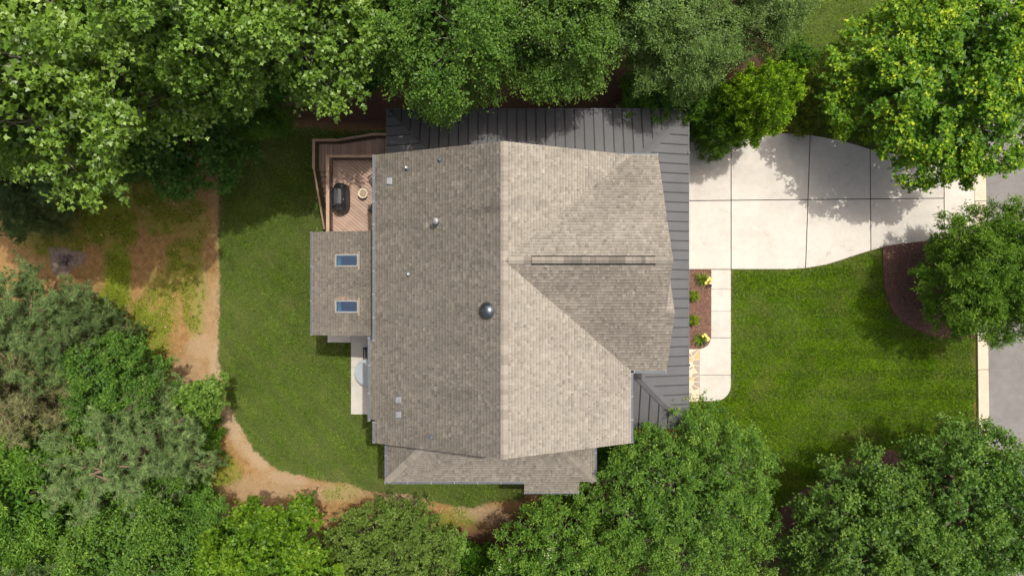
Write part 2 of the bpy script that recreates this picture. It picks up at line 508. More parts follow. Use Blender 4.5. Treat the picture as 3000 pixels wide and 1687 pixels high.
# ------------------------------------------------------------------ the setting: ground, lawns, drive, street
def interp(pts):
    xs, ys = [p[0] for p in pts], [p[1] for p in pts]
    return lambda x: float(np.interp(x, xs, ys))
DT = interp([(1950,388),(2142,391),(2250,391),(2330,392),(2374,396),(2454,411),(2510,425),(2549,438),(2608,450),(2680,455),(2765,445),(2820,425),(2857,385)])
DB = interp([(1950,788),(2143,788),(2314,788),(2360,785),(2419,775),(2460,763),(2500,749),(2552,733),(2585,724),(2629,715),(2699,707),(2744,703),(2790,706),(2830,722),(2857,750)])
lawn_back = Gp([(652,395),(646,470),(643,560),(640,700),(645,850),(641,950),(638,1050),(650,1110),(672,1190),(705,1250),(745,1318),(785,1355),(816,1377),(898,1396),(955,1411),(1014,1414),(1080,1438),(1139,1447),(1190,1446),(1245,1461),(1311,1478),(1377,1490),(1443,1468),(1540,1462),(1540,1200),(1180,1200),(1180,380),(1000,385),(900,372),(780,385)])
drive_low = [(px, DB(px)) for px in range(2143, 2590, 20)]
bed_tree_px = [(2585,722),(2585,774),(2591,843),(2604,895),(2624,924),(2650,945),(2676,962),(2728,981),(2797,991),(2857,986)]
bed_oak_px = [(2857,1345),(2750,1390),(2666,1366),(2640,1331),(2610,1320),(2582,1318),(2545,1320),(2508,1331),(2470,1355),(2437,1380),(2400,1408),(2340,1440),(2285,1490),(2240,1570),(2190,1700)]
lawn_front = Gp(drive_low + bed_tree_px[1:] + [(2860,1100)] + bed_oak_px + [(2000,1700),(1990,1260),(2019,1177),(2100,1175),(2118,1166),(2132,1150),(2138,1128)])
lawn_side = Gp([(2260,-120),(2260,60),(2300,180),(2330,392),(2374,396),(2454,411),(2549,438),(2608,450),(2680,455),(2765,445),(2820,425),(2855,390),(2857,-120)])
bed_tree = Gp(bed_tree_px + [(2857,748),(2830,722),(2790,706),(2744,703),(2699,707),(2629,715)])
bed_oak = Gp(bed_oak_px + [(2900,1750),(2880,1345)])

xs = np.concatenate([np.arange(-400, -40, 30), np.arange(-40, -31, 1.5), np.arange(-31, 31.01, 0.2), np.arange(32, 45, 1.5), np.arange(50, 401, 30)])
ys = np.concatenate([np.arange(-400, -40, 30), np.arange(-40, -19, 1.5), np.arange(-19, 19.01, 0.2), np.arange(20, 42, 1.5), np.arange(50, 401, 30)])
gx, gy = np.meshgrid(xs, ys)
fx, fy = gx.ravel(), gy.ravel()
zz = gz(fx, fy) + (fbm(fx, fy, 2.5, 2) - 0.5) * 0.05
far = np.maximum(np.abs(fx) - 32, 0)
grass = np.zeros_like(fx)
for poly in (lawn_back, lawn_front, lawn_side):
    grass = np.maximum(grass, np.clip(0.5 + sdist(poly, fx, fy) * 1.4, 0, 1))
grass = np.maximum(grass, (fx > 34.5).astype(float))
moss, pale = np.zeros_like(fx), np.zeros_like(fx)
def blob(arr, px, py, rx, ry, amt, ang=0.0):
    cx, cy = G(px, py)
    k = 0.02
    ca, sa = math.cos(ang), math.sin(ang)
    dx, dy = (fx - cx) / k, (fy - cy) / k
    u, v = (dx * ca + dy * sa) / rx, (-dx * sa + dy * ca) / ry
    arr[:] = np.maximum(arr, amt * np.clip(1.5 - (u * u + v * v) * 0.9 - (fbm(fx, fy, 0.9, 5) - 0.5) * 1.5, 0, 1))
for a in [(345,800,34,120,1),(300,620,70,90,.8),(430,560,70,70,.7),(480,640,60,60,.6),(560,640,50,60,.5),(470,900,50,90,.55),(320,930,45,80,1),(430,980,60,90,.8),(360,640,40,90,.9),(540,770,55,90,.6),(570,860,35,110,.5),(230,590,60,60,.6),(200,480,40,60,.5),(110,650,60,80,.5),
          (290,560,60,90,.55),(650,1380,60,40,.6),(600,1400,50,40,.5),(380,1010,60,70,.7),(170,700,90,60,.5),(1000,1440,60,25,.3),(1330,1520,70,30,.4)]:
    blob(moss, *a)
for a in [(640,1060,30,50,1),(590,1020,40,40,.7),(680,1240,25,70,1,.5),(740,1330,25,70,.9,.8),(850,1400,80,22,.8,-.2),(780,1430,120,40,.5),(980,1440,90,25,.6),(1180,1460,70,30,.9),(1400,1500,70,30,.7),
          (600,930,35,120,.4),(560,1100,60,60,.5),(640,900,12,120,.6),(640,640,12,160,.4)]:
    blob(pale, *a)
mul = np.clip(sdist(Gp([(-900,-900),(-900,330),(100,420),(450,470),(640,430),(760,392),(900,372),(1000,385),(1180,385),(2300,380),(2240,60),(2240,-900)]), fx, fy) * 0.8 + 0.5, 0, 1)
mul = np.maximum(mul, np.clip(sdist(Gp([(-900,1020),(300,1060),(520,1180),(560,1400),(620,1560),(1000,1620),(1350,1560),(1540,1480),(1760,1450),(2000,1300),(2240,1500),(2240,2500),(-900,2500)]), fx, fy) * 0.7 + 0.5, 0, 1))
nx, ny = len(xs), len(ys)
ii, jj = np.meshgrid(np.arange(nx - 1), np.arange(ny - 1))
a0 = (jj * nx + ii).ravel()
quads = np.stack([a0, a0 + 1, a0 + 1 + nx, a0 + nx], 1)
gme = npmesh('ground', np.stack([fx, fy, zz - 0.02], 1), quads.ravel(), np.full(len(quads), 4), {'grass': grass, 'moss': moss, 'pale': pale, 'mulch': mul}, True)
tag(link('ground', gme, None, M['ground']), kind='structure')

def blades(name, poly, n, mat, label, stripe=None, seed=1, dry=(0.0, 0.0), avoid=()):
    r = np.random.default_rng(seed)
    P = np.array(poly)
    x = r.uniform(P[:, 0].min() - 0.4, P[:, 0].max() + 0.4, n * 3)
    y = r.uniform(max(P[:, 1].min(), -18.5) - 0.4, min(P[:, 1].max(), 18.5) + 0.4, n * 3)
    sd = sdist(poly, x, y) + (fbm(x, y, 1.0, seed) - 0.5) * 0.5
    keep = r.uniform(0, 1, n * 3) < np.clip(0.35 + sd * 1.6, 0, 1)
    for p in avoid: keep &= ~inside(p, x, y)
    x, y, sd = x[keep][:n], y[keep][:n], sd[keep][:n]
    n = len(x)
    z = gz(x, y) - 0.03
    az = r.uniform(0, 2 * math.pi, n)
    lean = r.uniform(0.35, 1.1, n)
    if stripe is not None:
        ph = np.floor((x * stripe[0] + y * stripe[1]) / 0.55).astype(int) % 2
        az = np.where(r.uniform(0, 1, n) < 0.42, stripe[2] + ph * math.pi + r.normal(0, 0.5, n), az)
    L = r.uniform(0.06, 0.13, n) * (0.75 + 0.5 * fbm(x, y, 0.6, seed + 1))
    w = r.uniform(0.008, 0.022, n)
    dx, dy = np.cos(az), np.sin(az)
    sx, sy = -dy, dx
    h = L * np.cos(lean)
    l = L * np.sin(lean)
    co = np.empty((n, 3, 3))
    co[:, 0] = np.stack([x + sx * w, y + sy * w, z], 1)
    co[:, 1] = np.stack([x - sx * w, y - sy * w, z], 1)
    co[:, 2] = np.stack([x + dx * l, y + dy * l, z + 0.03 + h], 1)
    v = np.repeat(r.uniform(0, 1, n), 3)
    d = np.clip(dry[0] + dry[1] * np.clip(0.7 - sd * 0.8, 0, 1) + (fbm(x, y, 1.4, seed + 5) - 0.56) * 1.6, 0, 0.85) * r.uniform(0.3, 1, n)
    me = npmesh(name, co.reshape(-1, 3), np.arange(n * 3), np.full(n, 3), {'v': v, 'dry': np.repeat(d, 3)})
    return tag(link(name, me, None, mat), label, 'lawn', kind='stuff')
patio_px = [(960,940),(960,1003),(1028,1003),(1028,1213),(1140,1213),(1140,940)]
patio_poly = Gp(patio_px, 0.05)
walk_poly = [W(2019,788,0.05), W(2142,788,0.05), W(2142,1130,0.05), W(2135,1152,0.05), W(2122,1166,0.05), W(2105,1174,0.05), W(2019,1175,0.05)]
blades('back_lawn', lawn_back, 190000, M['grass_back'], 'green back garden lawn curving between house and bare dirt', (0.7, 0.7, 0.8), 3, (0.0, 0.55), [patio_poly])
blades('front_lawn', lawn_front, 230000, M['grass_front'], 'bright green front lawn between curved driveway and street', (0, 1, 0.0), 4, (0.0, 0.25), [walk_poly])
blades('side_lawn', lawn_side, 60000, M['grass_front'], 'shaded strip of lawn north of the driveway', (0, 1, 0.0), 5, (0.0, 0.2))

def mulch_bed(name, poly, z, label, chips, seed):
    r = np.random.default_rng(seed)
    o = MB().prism(ccw(poly), lambda x, y: float(gz(x, y)) - 0.1, lambda x, y: float(gz(x, y)) + z).build(name, M['mulch'])
    tag(o, kind='structure')
    P = np.array(poly)
    x = r.uniform(P[:, 0].min(), P[:, 0].max(), chips * 3)
    y = r.uniform(max(P[:, 1].min(), -18.0), P[:, 1].max(), chips * 3)
    k = sdist(poly, x, y) > 0.03
    x, y = x[k][:chips], y[k][:chips]
    n = len(x)
    az, L, w = r.uniform(0, 6.28, n), r.uniform(0.02, 0.06, n), r.uniform(0.008, 0.018, n)
    tl = r.normal(0, 0.35, (n, 2))
    zc = gz(x, y) + z + 0.012
    dx, dy = np.cos(az), np.sin(az)
    co = np.empty((n, 4, 3))
    for i, (a, b) in enumerate(((-1, -1), (1, -1), (1, 1), (-1, 1))):
        co[:, i, 0] = x + a * L * dx - b * w * dy
        co[:, i, 1] = y + a * L * dy + b * w * dx
        co[:, i, 2] = zc + a * L * tl[:, 0] * 0.5 + b * w * tl[:, 1]
    me = npmesh('bark_chips', co.reshape(-1, 3), np.arange(n * 4), np.full(n, 4), {'c': np.repeat(r.uniform(0, 1, n), 4)})
    c = link('bark_chips', me, o, M['chip'])
    c['kind'] = 'stuff'
    return o
M['chip'] = plain('bark_chip', (0.085, 0.044, 0.032), (0.18, 0.10, 0.072), 9, 0.95, vary=0.5)
mulch_bed('mulch_bed', bed_tree, 0.06, None, 9000, 11)
mulch_bed('mulch_bed', bed_oak, 0.06, None, 12000, 12)
bed_house_px = [(1990,790),(2083,790),(2083,985),(2080,1000),(2074,1010),(2064,1017),(2048,1021),(1990,1022)]
mulch_bed('mulch_bed', [W(a, b, 0.05) for a, b in bed_house_px], 0.05, None, 4500, 13)

# driveway slabs
ZD = 0.05
drv = MB().prism(ccw([W(px, DT(px) - 1, 0) for px in range(1950, 2858, 12)] + [W(px, DB(px) + 1, 0) for px in range(2857, 1949, -12)]), -0.1, ZD - 0.022).build('driveway', M['joint'])
tag(drv, kind='structure')
def jx(a, b, g=1.6):                         # joint line from top x to bottom x
    return lambda y: np.interp(y, [390, 790], [a, b])
joints = [lambda y: 1950.0, jx(2142, 2142), jx(2374, 2360), jx(2549, 2552), jx(2766, 2766), lambda y: 2856.0]
ymid = interp([(1950, 589), (2766, 581), (2860, 581)])
gap = 1.3
def slab_poly(i, row):
    L_, R_ = joints[i], joints[i + 1]
    pts = []
    gl = gap if i > 0 else 0
    def ends(fy):
        # x limits found on the curve itself
        xl = L_(500) + gl; xr = R_(500) - gap
        for _ in range(4):
            xl, xr = L_(fy(xl)) + gl, R_(fy(xr)) - gap
        return xl, xr
    top = DT if row in ('u', 'a') else (lambda x: ymid(x) + gap)
    bot = DB if row in ('l', 'a') else (lambda x: ymid(x) - gap)
    a, b = ends(top)
    pts += [(x, top(x)) for x in np.linspace(a, b, 14)]
    a, b = ends(bot)
    pts += [(x, bot(x)) for x in np.linspace(b, a, 14)]
    return ccw([W(x, y, ZD) for x, y in pts])
for i in range(5):
    for row in (('a',) if i == 4 else ('u', 'l')):
        MB().prism(slab_poly(i, row), -0.05, ZD, R.random()).build('slab', M['concrete'], drv)

# front walk
walk = MB().prism(ccw([W(a, b, 0) for a, b in [(2047,792),(2141,792),(2141,1130),(2134,1152),(2122,1165),(2105,1174),(2047,1174)]]), -0.1, ZD - 0.02).build('front_walk', M['joint'])
tag(walk, kind='structure')
def wslab(pts):
    MB().prism(ccw([W(a, b, ZD) for a, b in pts]), -0.05, ZD, R.random()).build('slab', M['concrete'], walk)
wslab([(2084,790.5),(2141,790.5),(2141,846.5),(2084,846.5)])
wslab([(2084,847.3),(2141,847.3),(2141,910.5),(2084,910.5)])
wslab([(2084,911.3),(2141,911.3),(2141,988.5),(2083.5,988.5)])
wslab([(2083,990),(2141,990),(2141,1097.5),(2050,1097.5),(2050,1022),(2064,1018),(2074,1011),(2080,1001)])
wslab([(2050,1098.7),(2141,1098.7),(2141,1130),(2138,1145),(2131,1157),(2120,1167),(2105,1173.5),(2095,1174.5),(2050,1174.5)])
# flagstone landing
flag = MB().prism([W(1985,1175,ZD), W(2049.2,1175,ZD), W(2049.2,1022.5,ZD), W(1985,1022.5,ZD)], -0.05, ZD + 0.004).build('flagstone_landing', M['mortar'])
tag(flag, kind='structure')
fr = random.Random(3)
seeds = []
for k in range(12):
    for m in range(4):
        seeds.append((1988 + m * 16 + fr.uniform(-6, 6), 1029 + k * 13 + (m % 2) * 6 + fr.uniform(-5, 5)))
rect = [(1985, 1023.5), (2048.4, 1023.5), (2048.4, 1174.3), (1985, 1174.3)]
for i, (sx, sy) in enumerate(seeds):
    poly = list(rect)
    for j, (tx, ty) in enumerate(seeds):
        if i == j or not poly: continue
        dx, dy = tx - sx, ty - sy
        d = math.hypot(dx, dy)
        mx, my = sx + dx * (0.5 - 1.1 / d), sy + dy * (0.5 - 1.1 / d)
        ux, uy = dx / d, dy / d
        half = [(mx - uy * 900, my + ux * 900), (mx + uy * 900, my - ux * 900), (mx + uy * 900 - ux * 900, my - ux * 900 - uy * 900), (mx - uy * 900 - ux * 900, my + ux * 900 - uy * 900)]
        poly = clip(poly, half)
    if poly and area(poly) > 12:
        MB().prism(ccw([W(a, b, ZD) for a, b in poly]), 0.0, ZD + 0.015 + fr.uniform(0, 0.006)).build('flagstone', M[fr.choice(['stone', 'stone', 'stone', 'stone_tan', 'stone_cream', 'stone_cream'])], flag)

# kerb, gutter and street
def cx_(px, y):                              # the street runs very slightly askew
    return (px - 1500) * 0.0185 + (4.0 - y) * 0.0135
street = MB()
Y0, Y1 = -60.0, 60.0
street.prism([(cx_(2890, Y0), Y0), (cx_(2890, Y0) + 9, Y0), (cx_(2890, Y1) + 9, Y1), (cx_(2890, Y1), Y1)], -0.4, 0.012)
tag(street.build('street', M['asphalt']), kind='structure')
kerb = MB().prism([(cx_(2855, Y0) + 0.02, Y0), (cx_(2890, Y0), Y0), (cx_(2890, Y1), Y1), (cx_(2855, Y1) + 0.02, Y1)], -0.4, -0.012).build('kerb', M['joint'])
tag(kerb, kind='structure')
y = -19.6
while y < 19:
    y2 = y + 3.04
    yc = (y + y2) / 2
    k = MB()
    c = R.random()
    k.prism([(cx_(2863, y) , y), (cx_(2889.5, y), y), (cx_(2889.5, y2 - 0.03), y2 - 0.03), (cx_(2863, y2), y2 - 0.03)], -0.2, lambda X, Y: 0.018 + 0.02 * (cx_(2889, Y) - X), c)
    apron = 1.2 < yc < 9.0
    k.prism([(cx_(2855, y), y), (cx_(2863, y) - 0.003, y), (cx_(2863, y2) - 0.003, y2 - 0.03), (cx_(2855, y2), y2 - 0.03)], -0.2, 0.045 if apron else 0.13, c + 0.3)
    k.build('kerb_stone', M['curb'], kerb)
    y = y2

# patio at the back
pat = MB().prism(ccw(Gp(patio_px, 0.04)), ZB - 0.2, ZB + 0.035).build('patio', M['joint'])
tag(pat, kind='structure')
for pts in ([(960,940),(960,1003),(1027.5,1003),(1027.5,940)], [(1028.5,940),(1028.5,1075.5),(1140,1075.5),(1140,940)], [(1028.5,1076.3),(1028.5,1213),(1140,1213),(1140,1076.3)]):
    MB().prism(ccw([W(a, b, ZB + 0.05) for a, b in pts]), ZB - 0.1, ZB + 0.05, R.random()).build('slab', M['concrete'], pat)

# ------------------------------------------------------------------ the house
house = empty('house', (0, 0, 0))
tag(house, 'two-storey house with grey-brown shingle gables and dark standing-seam porch roof', 'house')
ZE, ZR = 6.6, 9.44                          # eaves and ridge of the upper roof
XL, XRG, XRE = -6.1, -0.34, 5.29
YN, YS = 5.92, -6.90
sL, sR = (ZR - ZE) / (XRG - XL), (ZR - ZE) / (XRE - XRG)
YC = 1.12                                    # ridge of the front gable
sC = (ZR - ZE) / 4.79
zl = lambda x, y: ZR - sL * (XRG - x)
zr = lambda x, y: ZR - sR * (x - XRG)
zcn = lambda x, y: ZR - sC * (y - YC)
zcs = lambda x, y: ZR - sC * (YC - y)
YNEST = -1.06
ZN = zcs(0, YNEST)
znn = lambda x, y: ZN - sC * (y - YNEST)

def shingled(name, pieces, zf, down, s, seed, expose=0.142, mat='shingle', singles=0, slab=0.16, tone=0.0, wear=()):
    """sloped roof plane: deck slab with real overlapping shingle tabs; down = downslope unit vector in plan"""
    r = random.Random(seed)
    deck = MB()
    for p in pieces:
        deck.prism(ccw(p), lambda x, y: zf(x, y) - slab, lambda x, y: zf(x, y) - 0.004)
    do = deck.build(name, M['white_trim'] if slab > 0.1 else M[mat], house)
    ex, ey = -down[1], down[0]               # along the eave
    e = expose * math.cos(math.atan(s))
    allp = [q for p in pieces for q in p]
    vs = [-(x * down[0] + y * down[1]) for x, y in allp]
    us = [x * ex + y * ey for x, y in allp]
    v0, v1, u0, u1 = min(vs), max(vs), min(us), max(us)
    tabs = []
    k = 0
    v = v0
    while v < v1:
        u = u0 - r.uniform(0, 0.4)
        while u < u1:
            w = r.choice((0.06, 0.08, 0.11, 0.13, 0.16, 0.2))
            th = r.choice((0.012, 0.022, 0.022))
            c = min(1, max(0, r.gauss(0.775, 0.052) + tone - (0.07 if th < 0.015 else 0)))  # tone darkens slopes turned from the sun: shading and algae stains in tab colour
            lo = v - r.choice((0.0, 0.0, 0.006))
            quad = [(u, lo), (u + w - 0.004, lo), (u + w - 0.004, v + e), (u, v + e)]
            qx = [(a * ex - b * down[0], a * ey - b * down[1]) for a, b in quad]
            for wx, wy, wrx, wry, wd_ in wear:
                q2 = ((qx[0][0] - wx) / wrx) ** 2 + ((qx[0][1] - wy) / wry) ** 2
                if q2 < 1: c = min(1, max(0, c + wd_ * (1 - q2)))
            for p in pieces:
                q = clip(qx, p)
                if q and area(q) > 2e-4:
                    tabs.append((q, lo, th, c))
            u += w
        v += e
    def tab_geo(mb, t):
        q, lo, th, c = t
        q = ccw(q)
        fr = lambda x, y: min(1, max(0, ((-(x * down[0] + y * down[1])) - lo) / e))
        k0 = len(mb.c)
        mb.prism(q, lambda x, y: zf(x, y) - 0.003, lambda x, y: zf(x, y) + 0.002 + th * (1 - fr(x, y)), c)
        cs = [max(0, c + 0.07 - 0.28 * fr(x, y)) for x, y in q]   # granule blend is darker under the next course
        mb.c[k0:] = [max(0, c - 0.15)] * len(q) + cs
    if singles:
        tabs.sort(key=lambda t: -(zf(*t[0][0]) * 10 + area(t[0]) * 20))
        for t in tabs[:singles]:
            mb = MB()
            tab_geo(mb, t)
            mb.build('shingle', M[mat], do)
        tabs = tabs[singles:]
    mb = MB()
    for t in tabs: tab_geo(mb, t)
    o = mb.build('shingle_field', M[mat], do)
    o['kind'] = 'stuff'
    return do
main_left = [[(XRG, YS), (XRG, YN), (XL, YN), (XL, YS)]]
def roof_xy(px, py):
    z = 8.0
    for _ in range(30):
        x, y = W(px, py, z)
        z = zl(x, y)
    return x, y
wear_l = []
for px, py, rx, ry, d in ((1257, 652, 24, 9, 0.28), (1268, 652, 12, 12, 0.22), (1435, 606, 34, 16, -0.2), (1400, 615, 80, 14, -0.1), (1405, 770, 40, 14, -0.12), (1290, 740, 60, 26, -0.05), (1180, 655, 90, 14, -0.06), (1430, 480, 40, 60, -0.06), (1370, 900, 60, 22, -0.05), (1160, 900, 70, 40, -0.04), (1330, 1150, 90, 30, -0.06), (1420, 1060, 40, 40, -0.05), (1140, 470, 40, 25, -0.06)):
    x_, y_ = roof_xy(px, py)
    wear_l.append((x_, y_, rx * 0.0145, ry * 0.0145, d))
shingled('roof_slope', main_left, zl, (-1, 0), sL, 1, singles=150, tone=-0.36, wear=wear_l)  # sunless side baked into darker tabs, algae staining included
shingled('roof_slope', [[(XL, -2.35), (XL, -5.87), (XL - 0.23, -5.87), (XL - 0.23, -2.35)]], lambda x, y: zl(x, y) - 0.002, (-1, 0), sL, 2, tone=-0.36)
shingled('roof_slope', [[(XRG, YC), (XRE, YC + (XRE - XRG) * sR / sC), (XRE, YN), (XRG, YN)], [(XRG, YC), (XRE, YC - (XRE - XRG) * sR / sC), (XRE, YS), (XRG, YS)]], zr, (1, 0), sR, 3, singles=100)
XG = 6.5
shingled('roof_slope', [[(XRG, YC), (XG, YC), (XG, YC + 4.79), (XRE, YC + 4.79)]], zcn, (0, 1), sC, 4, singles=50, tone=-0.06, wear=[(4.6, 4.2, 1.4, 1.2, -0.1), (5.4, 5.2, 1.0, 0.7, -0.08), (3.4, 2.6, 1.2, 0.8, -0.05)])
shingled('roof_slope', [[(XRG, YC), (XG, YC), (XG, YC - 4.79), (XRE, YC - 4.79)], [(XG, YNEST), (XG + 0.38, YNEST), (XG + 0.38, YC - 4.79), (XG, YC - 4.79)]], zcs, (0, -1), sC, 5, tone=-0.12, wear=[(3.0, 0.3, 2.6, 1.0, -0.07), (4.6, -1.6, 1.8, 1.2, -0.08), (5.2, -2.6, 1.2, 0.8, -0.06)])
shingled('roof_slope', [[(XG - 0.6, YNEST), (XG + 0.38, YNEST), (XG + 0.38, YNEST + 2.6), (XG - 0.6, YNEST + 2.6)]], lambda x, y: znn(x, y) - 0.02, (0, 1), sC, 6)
# low hip roof on the south side and its bump-out
ZH = 3.85
xh0, xh1, yh0, yhw = -6.07, 4.0, -9.39, -6.62
sH = 0.5
dH = yhw - yh0
zhs = lambda x, y: ZH + sH * (y - yh0)
zhw = lambda x, y: ZH + sH * (x - xh0)
zhe = lambda x, y: ZH + sH * (xh1 - x)
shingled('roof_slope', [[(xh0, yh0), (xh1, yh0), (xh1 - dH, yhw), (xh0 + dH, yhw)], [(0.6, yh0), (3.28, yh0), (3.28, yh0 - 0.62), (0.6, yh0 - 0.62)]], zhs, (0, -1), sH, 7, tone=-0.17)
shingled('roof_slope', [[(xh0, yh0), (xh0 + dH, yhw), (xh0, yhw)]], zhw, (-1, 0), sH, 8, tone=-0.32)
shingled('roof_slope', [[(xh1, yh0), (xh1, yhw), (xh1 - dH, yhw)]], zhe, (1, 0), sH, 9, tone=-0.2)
# sunroom shed roof with two openings for skylights
xs0, xs1, ys0, ys1 = -9.72, -5.9, -2.29, 2.72
zs = lambda x, y: 3.78 + 0.215 * (x - xs0)
SKY = []
for py0, py1 in ((746, 781), (880, 915)):
    (ax, ay), (bx, by) = W(984, py1, 4.05), W(1053, py0, 4.05)
    SKY.append((ax, bx, ay, by))
ax, bx = SKY[0][0], SKY[0][1]
rects = [[(xs0, ys0), (ax, ys0), (ax, ys1), (xs0, ys1)], [(bx, ys0), (xs1, ys0), (xs1, ys1), (bx, ys1)],
         [(ax, SKY[0][3]), (bx, SKY[0][3]), (bx, ys1), (ax, ys1)], [(ax, SKY[1][3]), (bx, SKY[1][3]), (bx, SKY[0][2]), (ax, SKY[0][2])], [(ax, ys0), (bx, ys0), (bx, SKY[1][2]), (ax, SKY[1][2])]]
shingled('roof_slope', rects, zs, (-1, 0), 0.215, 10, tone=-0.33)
for i, (a, b, c, d) in enumerate(SKY):
    so = MB()
    f = 0.05
    top = lambda x, y: zs(x, y) + 0.09
    bot = lambda x, y: zs(x, y) - 0.15
    so.prism([(a - 0.02, c - 0.02), (b + 0.02, c - 0.02), (b + 0.02, c + f), (a - 0.02, c + f)], bot, top)
    so.prism([(a - 0.02, d - f), (b + 0.02, d - f), (b + 0.02, d + 0.02), (a - 0.02, d + 0.02)], bot, top)
    so.prism([(a - 0.02, c + f), (a + f, c + f), (a + f, d - f), (a - 0.02, d - f)], bot, top)
    so.prism([(b - f, c + f), (b + 0.02, c + f), (b + 0.02, d - f), (b - f, d - f)], bot, top)
    s_ = so.build('skylight', M['frame'], house)
    MB().prism([(a + f, c + f), (b - f, c + f), (b - f, d - f), (a + f, d - f)], lambda x, y: zs(x, y) + 0.05, lambda x, y: zs(x, y) + 0.065).build('pane', M['glass'], s_)
    sh = MB()
    zb = 3.2
    for q in ([(a + f - 0.03, c + f - 0.03), (a + f, c + f - 0.03), (a + f, d - f + 0.03), (a + f - 0.03, d - f + 0.03)], [(b - f, c + f - 0.03), (b - f + 0.03, c + f - 0.03), (b - f + 0.03, d - f + 0.03), (b - f, d - f + 0.03)],
              [(a + f, c + f - 0.03), (b - f, c + f - 0.03), (b - f, c + f), (a + f, c + f)], [(a + f, d - f), (b - f, d - f), (b - f, d - f + 0.03), (a + f, d - f + 0.03)]):
        sh.prism(ccw(q), zb, lambda x, y: zs(x, y) - 0.152)
    sh.build('light_shaft', M['shaft'], s_)
    fl = MB()
    for yy in (c - 0.14, d + 0.02):
        fl.prism([(b - 0.02, yy), (b + 0.07, yy), (b + 0.07, yy + 0.12), (b - 0.02, yy + 0.12)], lambda x, y: zs(x, y), lambda x, y: zs(x, y) + 0.022)
    fl.prism([(b + 0.022, c - 0.02), (b + 0.07, c - 0.02), (b + 0.07, d + 0.02), (b + 0.022, d + 0.02)], lambda x, y: zs(x, y), lambda x, y: zs(x, y) + 0.05)
    fl.build('flashing', M['stone'], s_)

rdb = np.random.default_rng(5)
deb = []
for px, py, sx_, sy_, n_ in ((1008, 875, 14, 3, 46), (1018, 744, 12, 2, 16), (1040, 786, 20, 3, 14), (1060, 900, 3, 18, 16), (925, 830, 4, 120, 22), (1080, 830, 5, 120, 18)):
    for _ in range(n_):
        deb.append((px + rdb.normal(0, sx_), py + rdb.normal(0, sy_)))
co_, c_ = [], []
for px, py in deb:
    x, y = W(px, py, 4.1)
    x = min(max(x, xs0 + 0.08), xs1 - 0.1)
    a, l = rdb.uniform(0, 6.28), rdb.uniform(0.015, 0.04)
    for u, v in ((-1, 0), (0, -0.5), (1, 0), (0, 0.5)):
        X, Y = x + l * (u * math.cos(a) - v * math.sin(a)), y + l * (u * math.sin(a) + v * math.cos(a))
        co_.append((X, Y, zs(X, Y) + 0.03 + 0.2 * l * v))
    c_ += [rdb.uniform(0, 1)] * 4
o = link('roof_litter', npmesh('roof_litter', np.array(co_), np.arange(len(co_)), np.full(len(deb), 4), {'c': c_}), None, M['rust'])
tag(o, 'brown leaf bits lying round the skylights', 'leaf litter', kind='stuff')

# ridge and hip shingles, one by one
def caps(p, q, wa, wb, sa, sb, step=0.2, seed=1, lo=0.35, hi=1.0, lift=0.02):
    """folded cap pieces from p (low end) to q; wa, wb plan half-widths; sa, sb slopes falling to either side"""
    r = random.Random(seed)
    p, q = Vector(p), Vector(q)
    d = q - p
    L = d.length
    n = max(1, int(L / step))
    sd = Vector((-d.y, d.x, 0)).normalized()
    for i in range(n):
        a = p + d * (i / n)
        b = p + d * ((i + 1.25) / n) if i < n - 1 else q
        c = r.uniform(lo, hi)
        l0, l1 = lift + 0.02, lift
        vs = []
        for e, l in ((a, l0), (b, l1)):
            vs += [e + sd * wa + Vector((0, 0, l - sa * wa)), e + Vector((0, 0, l + 0.004)), e - sd * wb + Vector((0, 0, l - sb * wb))]
            vs += [e + sd * wa + Vector((0, 0, l - 0.03 - sa * wa)), e + Vector((0, 0, l - 0.03)), e - sd * wb + Vector((0, 0, l - 0.03 - sb * wb))]
        MB().add(vs, [(0,6,7,1),(1,7,8,2),(0,1,4,3),(1,2,5,4),(3,9,6,0),(2,8,11,5),(6,9,10,7),(7,10,11,8)], c).build('ridge_shingle', M['shingle'], house)
caps((XRG, YS - 0.01, ZR), (XRG, YN, ZR), 0.12, 0.19, sL, sR, 0.2, 1, 0.62, 0.82)
XV0, XV1 = W(1558, 0, 9.5)[0], W(1922, 0, 9.5)[0]
caps((XRG + 0.2, YC, ZR), (XV0, YC, ZR), 0.15, 0.15, sC, sC, 0.25, 2, 0.55, 0.8)
caps((XG + 0.01, YC, ZR), (XV1, YC, ZR), 0.15, 0.15, sC, sC, 0.2, 3, 0.55, 0.8)
caps((XG + 0.385, YNEST, ZN), (XG - 0.5, YNEST, ZN), 0.13, 0.13, sC, sC, 0.2, 4, 0.5, 0.9)
caps((xh0, yh0, ZH), (xh0 + dH, yhw, ZH + sH * dH), 0.16, 0.16, sH * 0.7, sH * 0.7, 0.24, 5, 0.52, 0.68)
caps((xh1, yh0, ZH), (xh1 - dH, yhw, ZH + sH * dH), 0.16, 0.16, sH * 0.7, sH * 0.7, 0.24, 6, 0.48, 0.62)
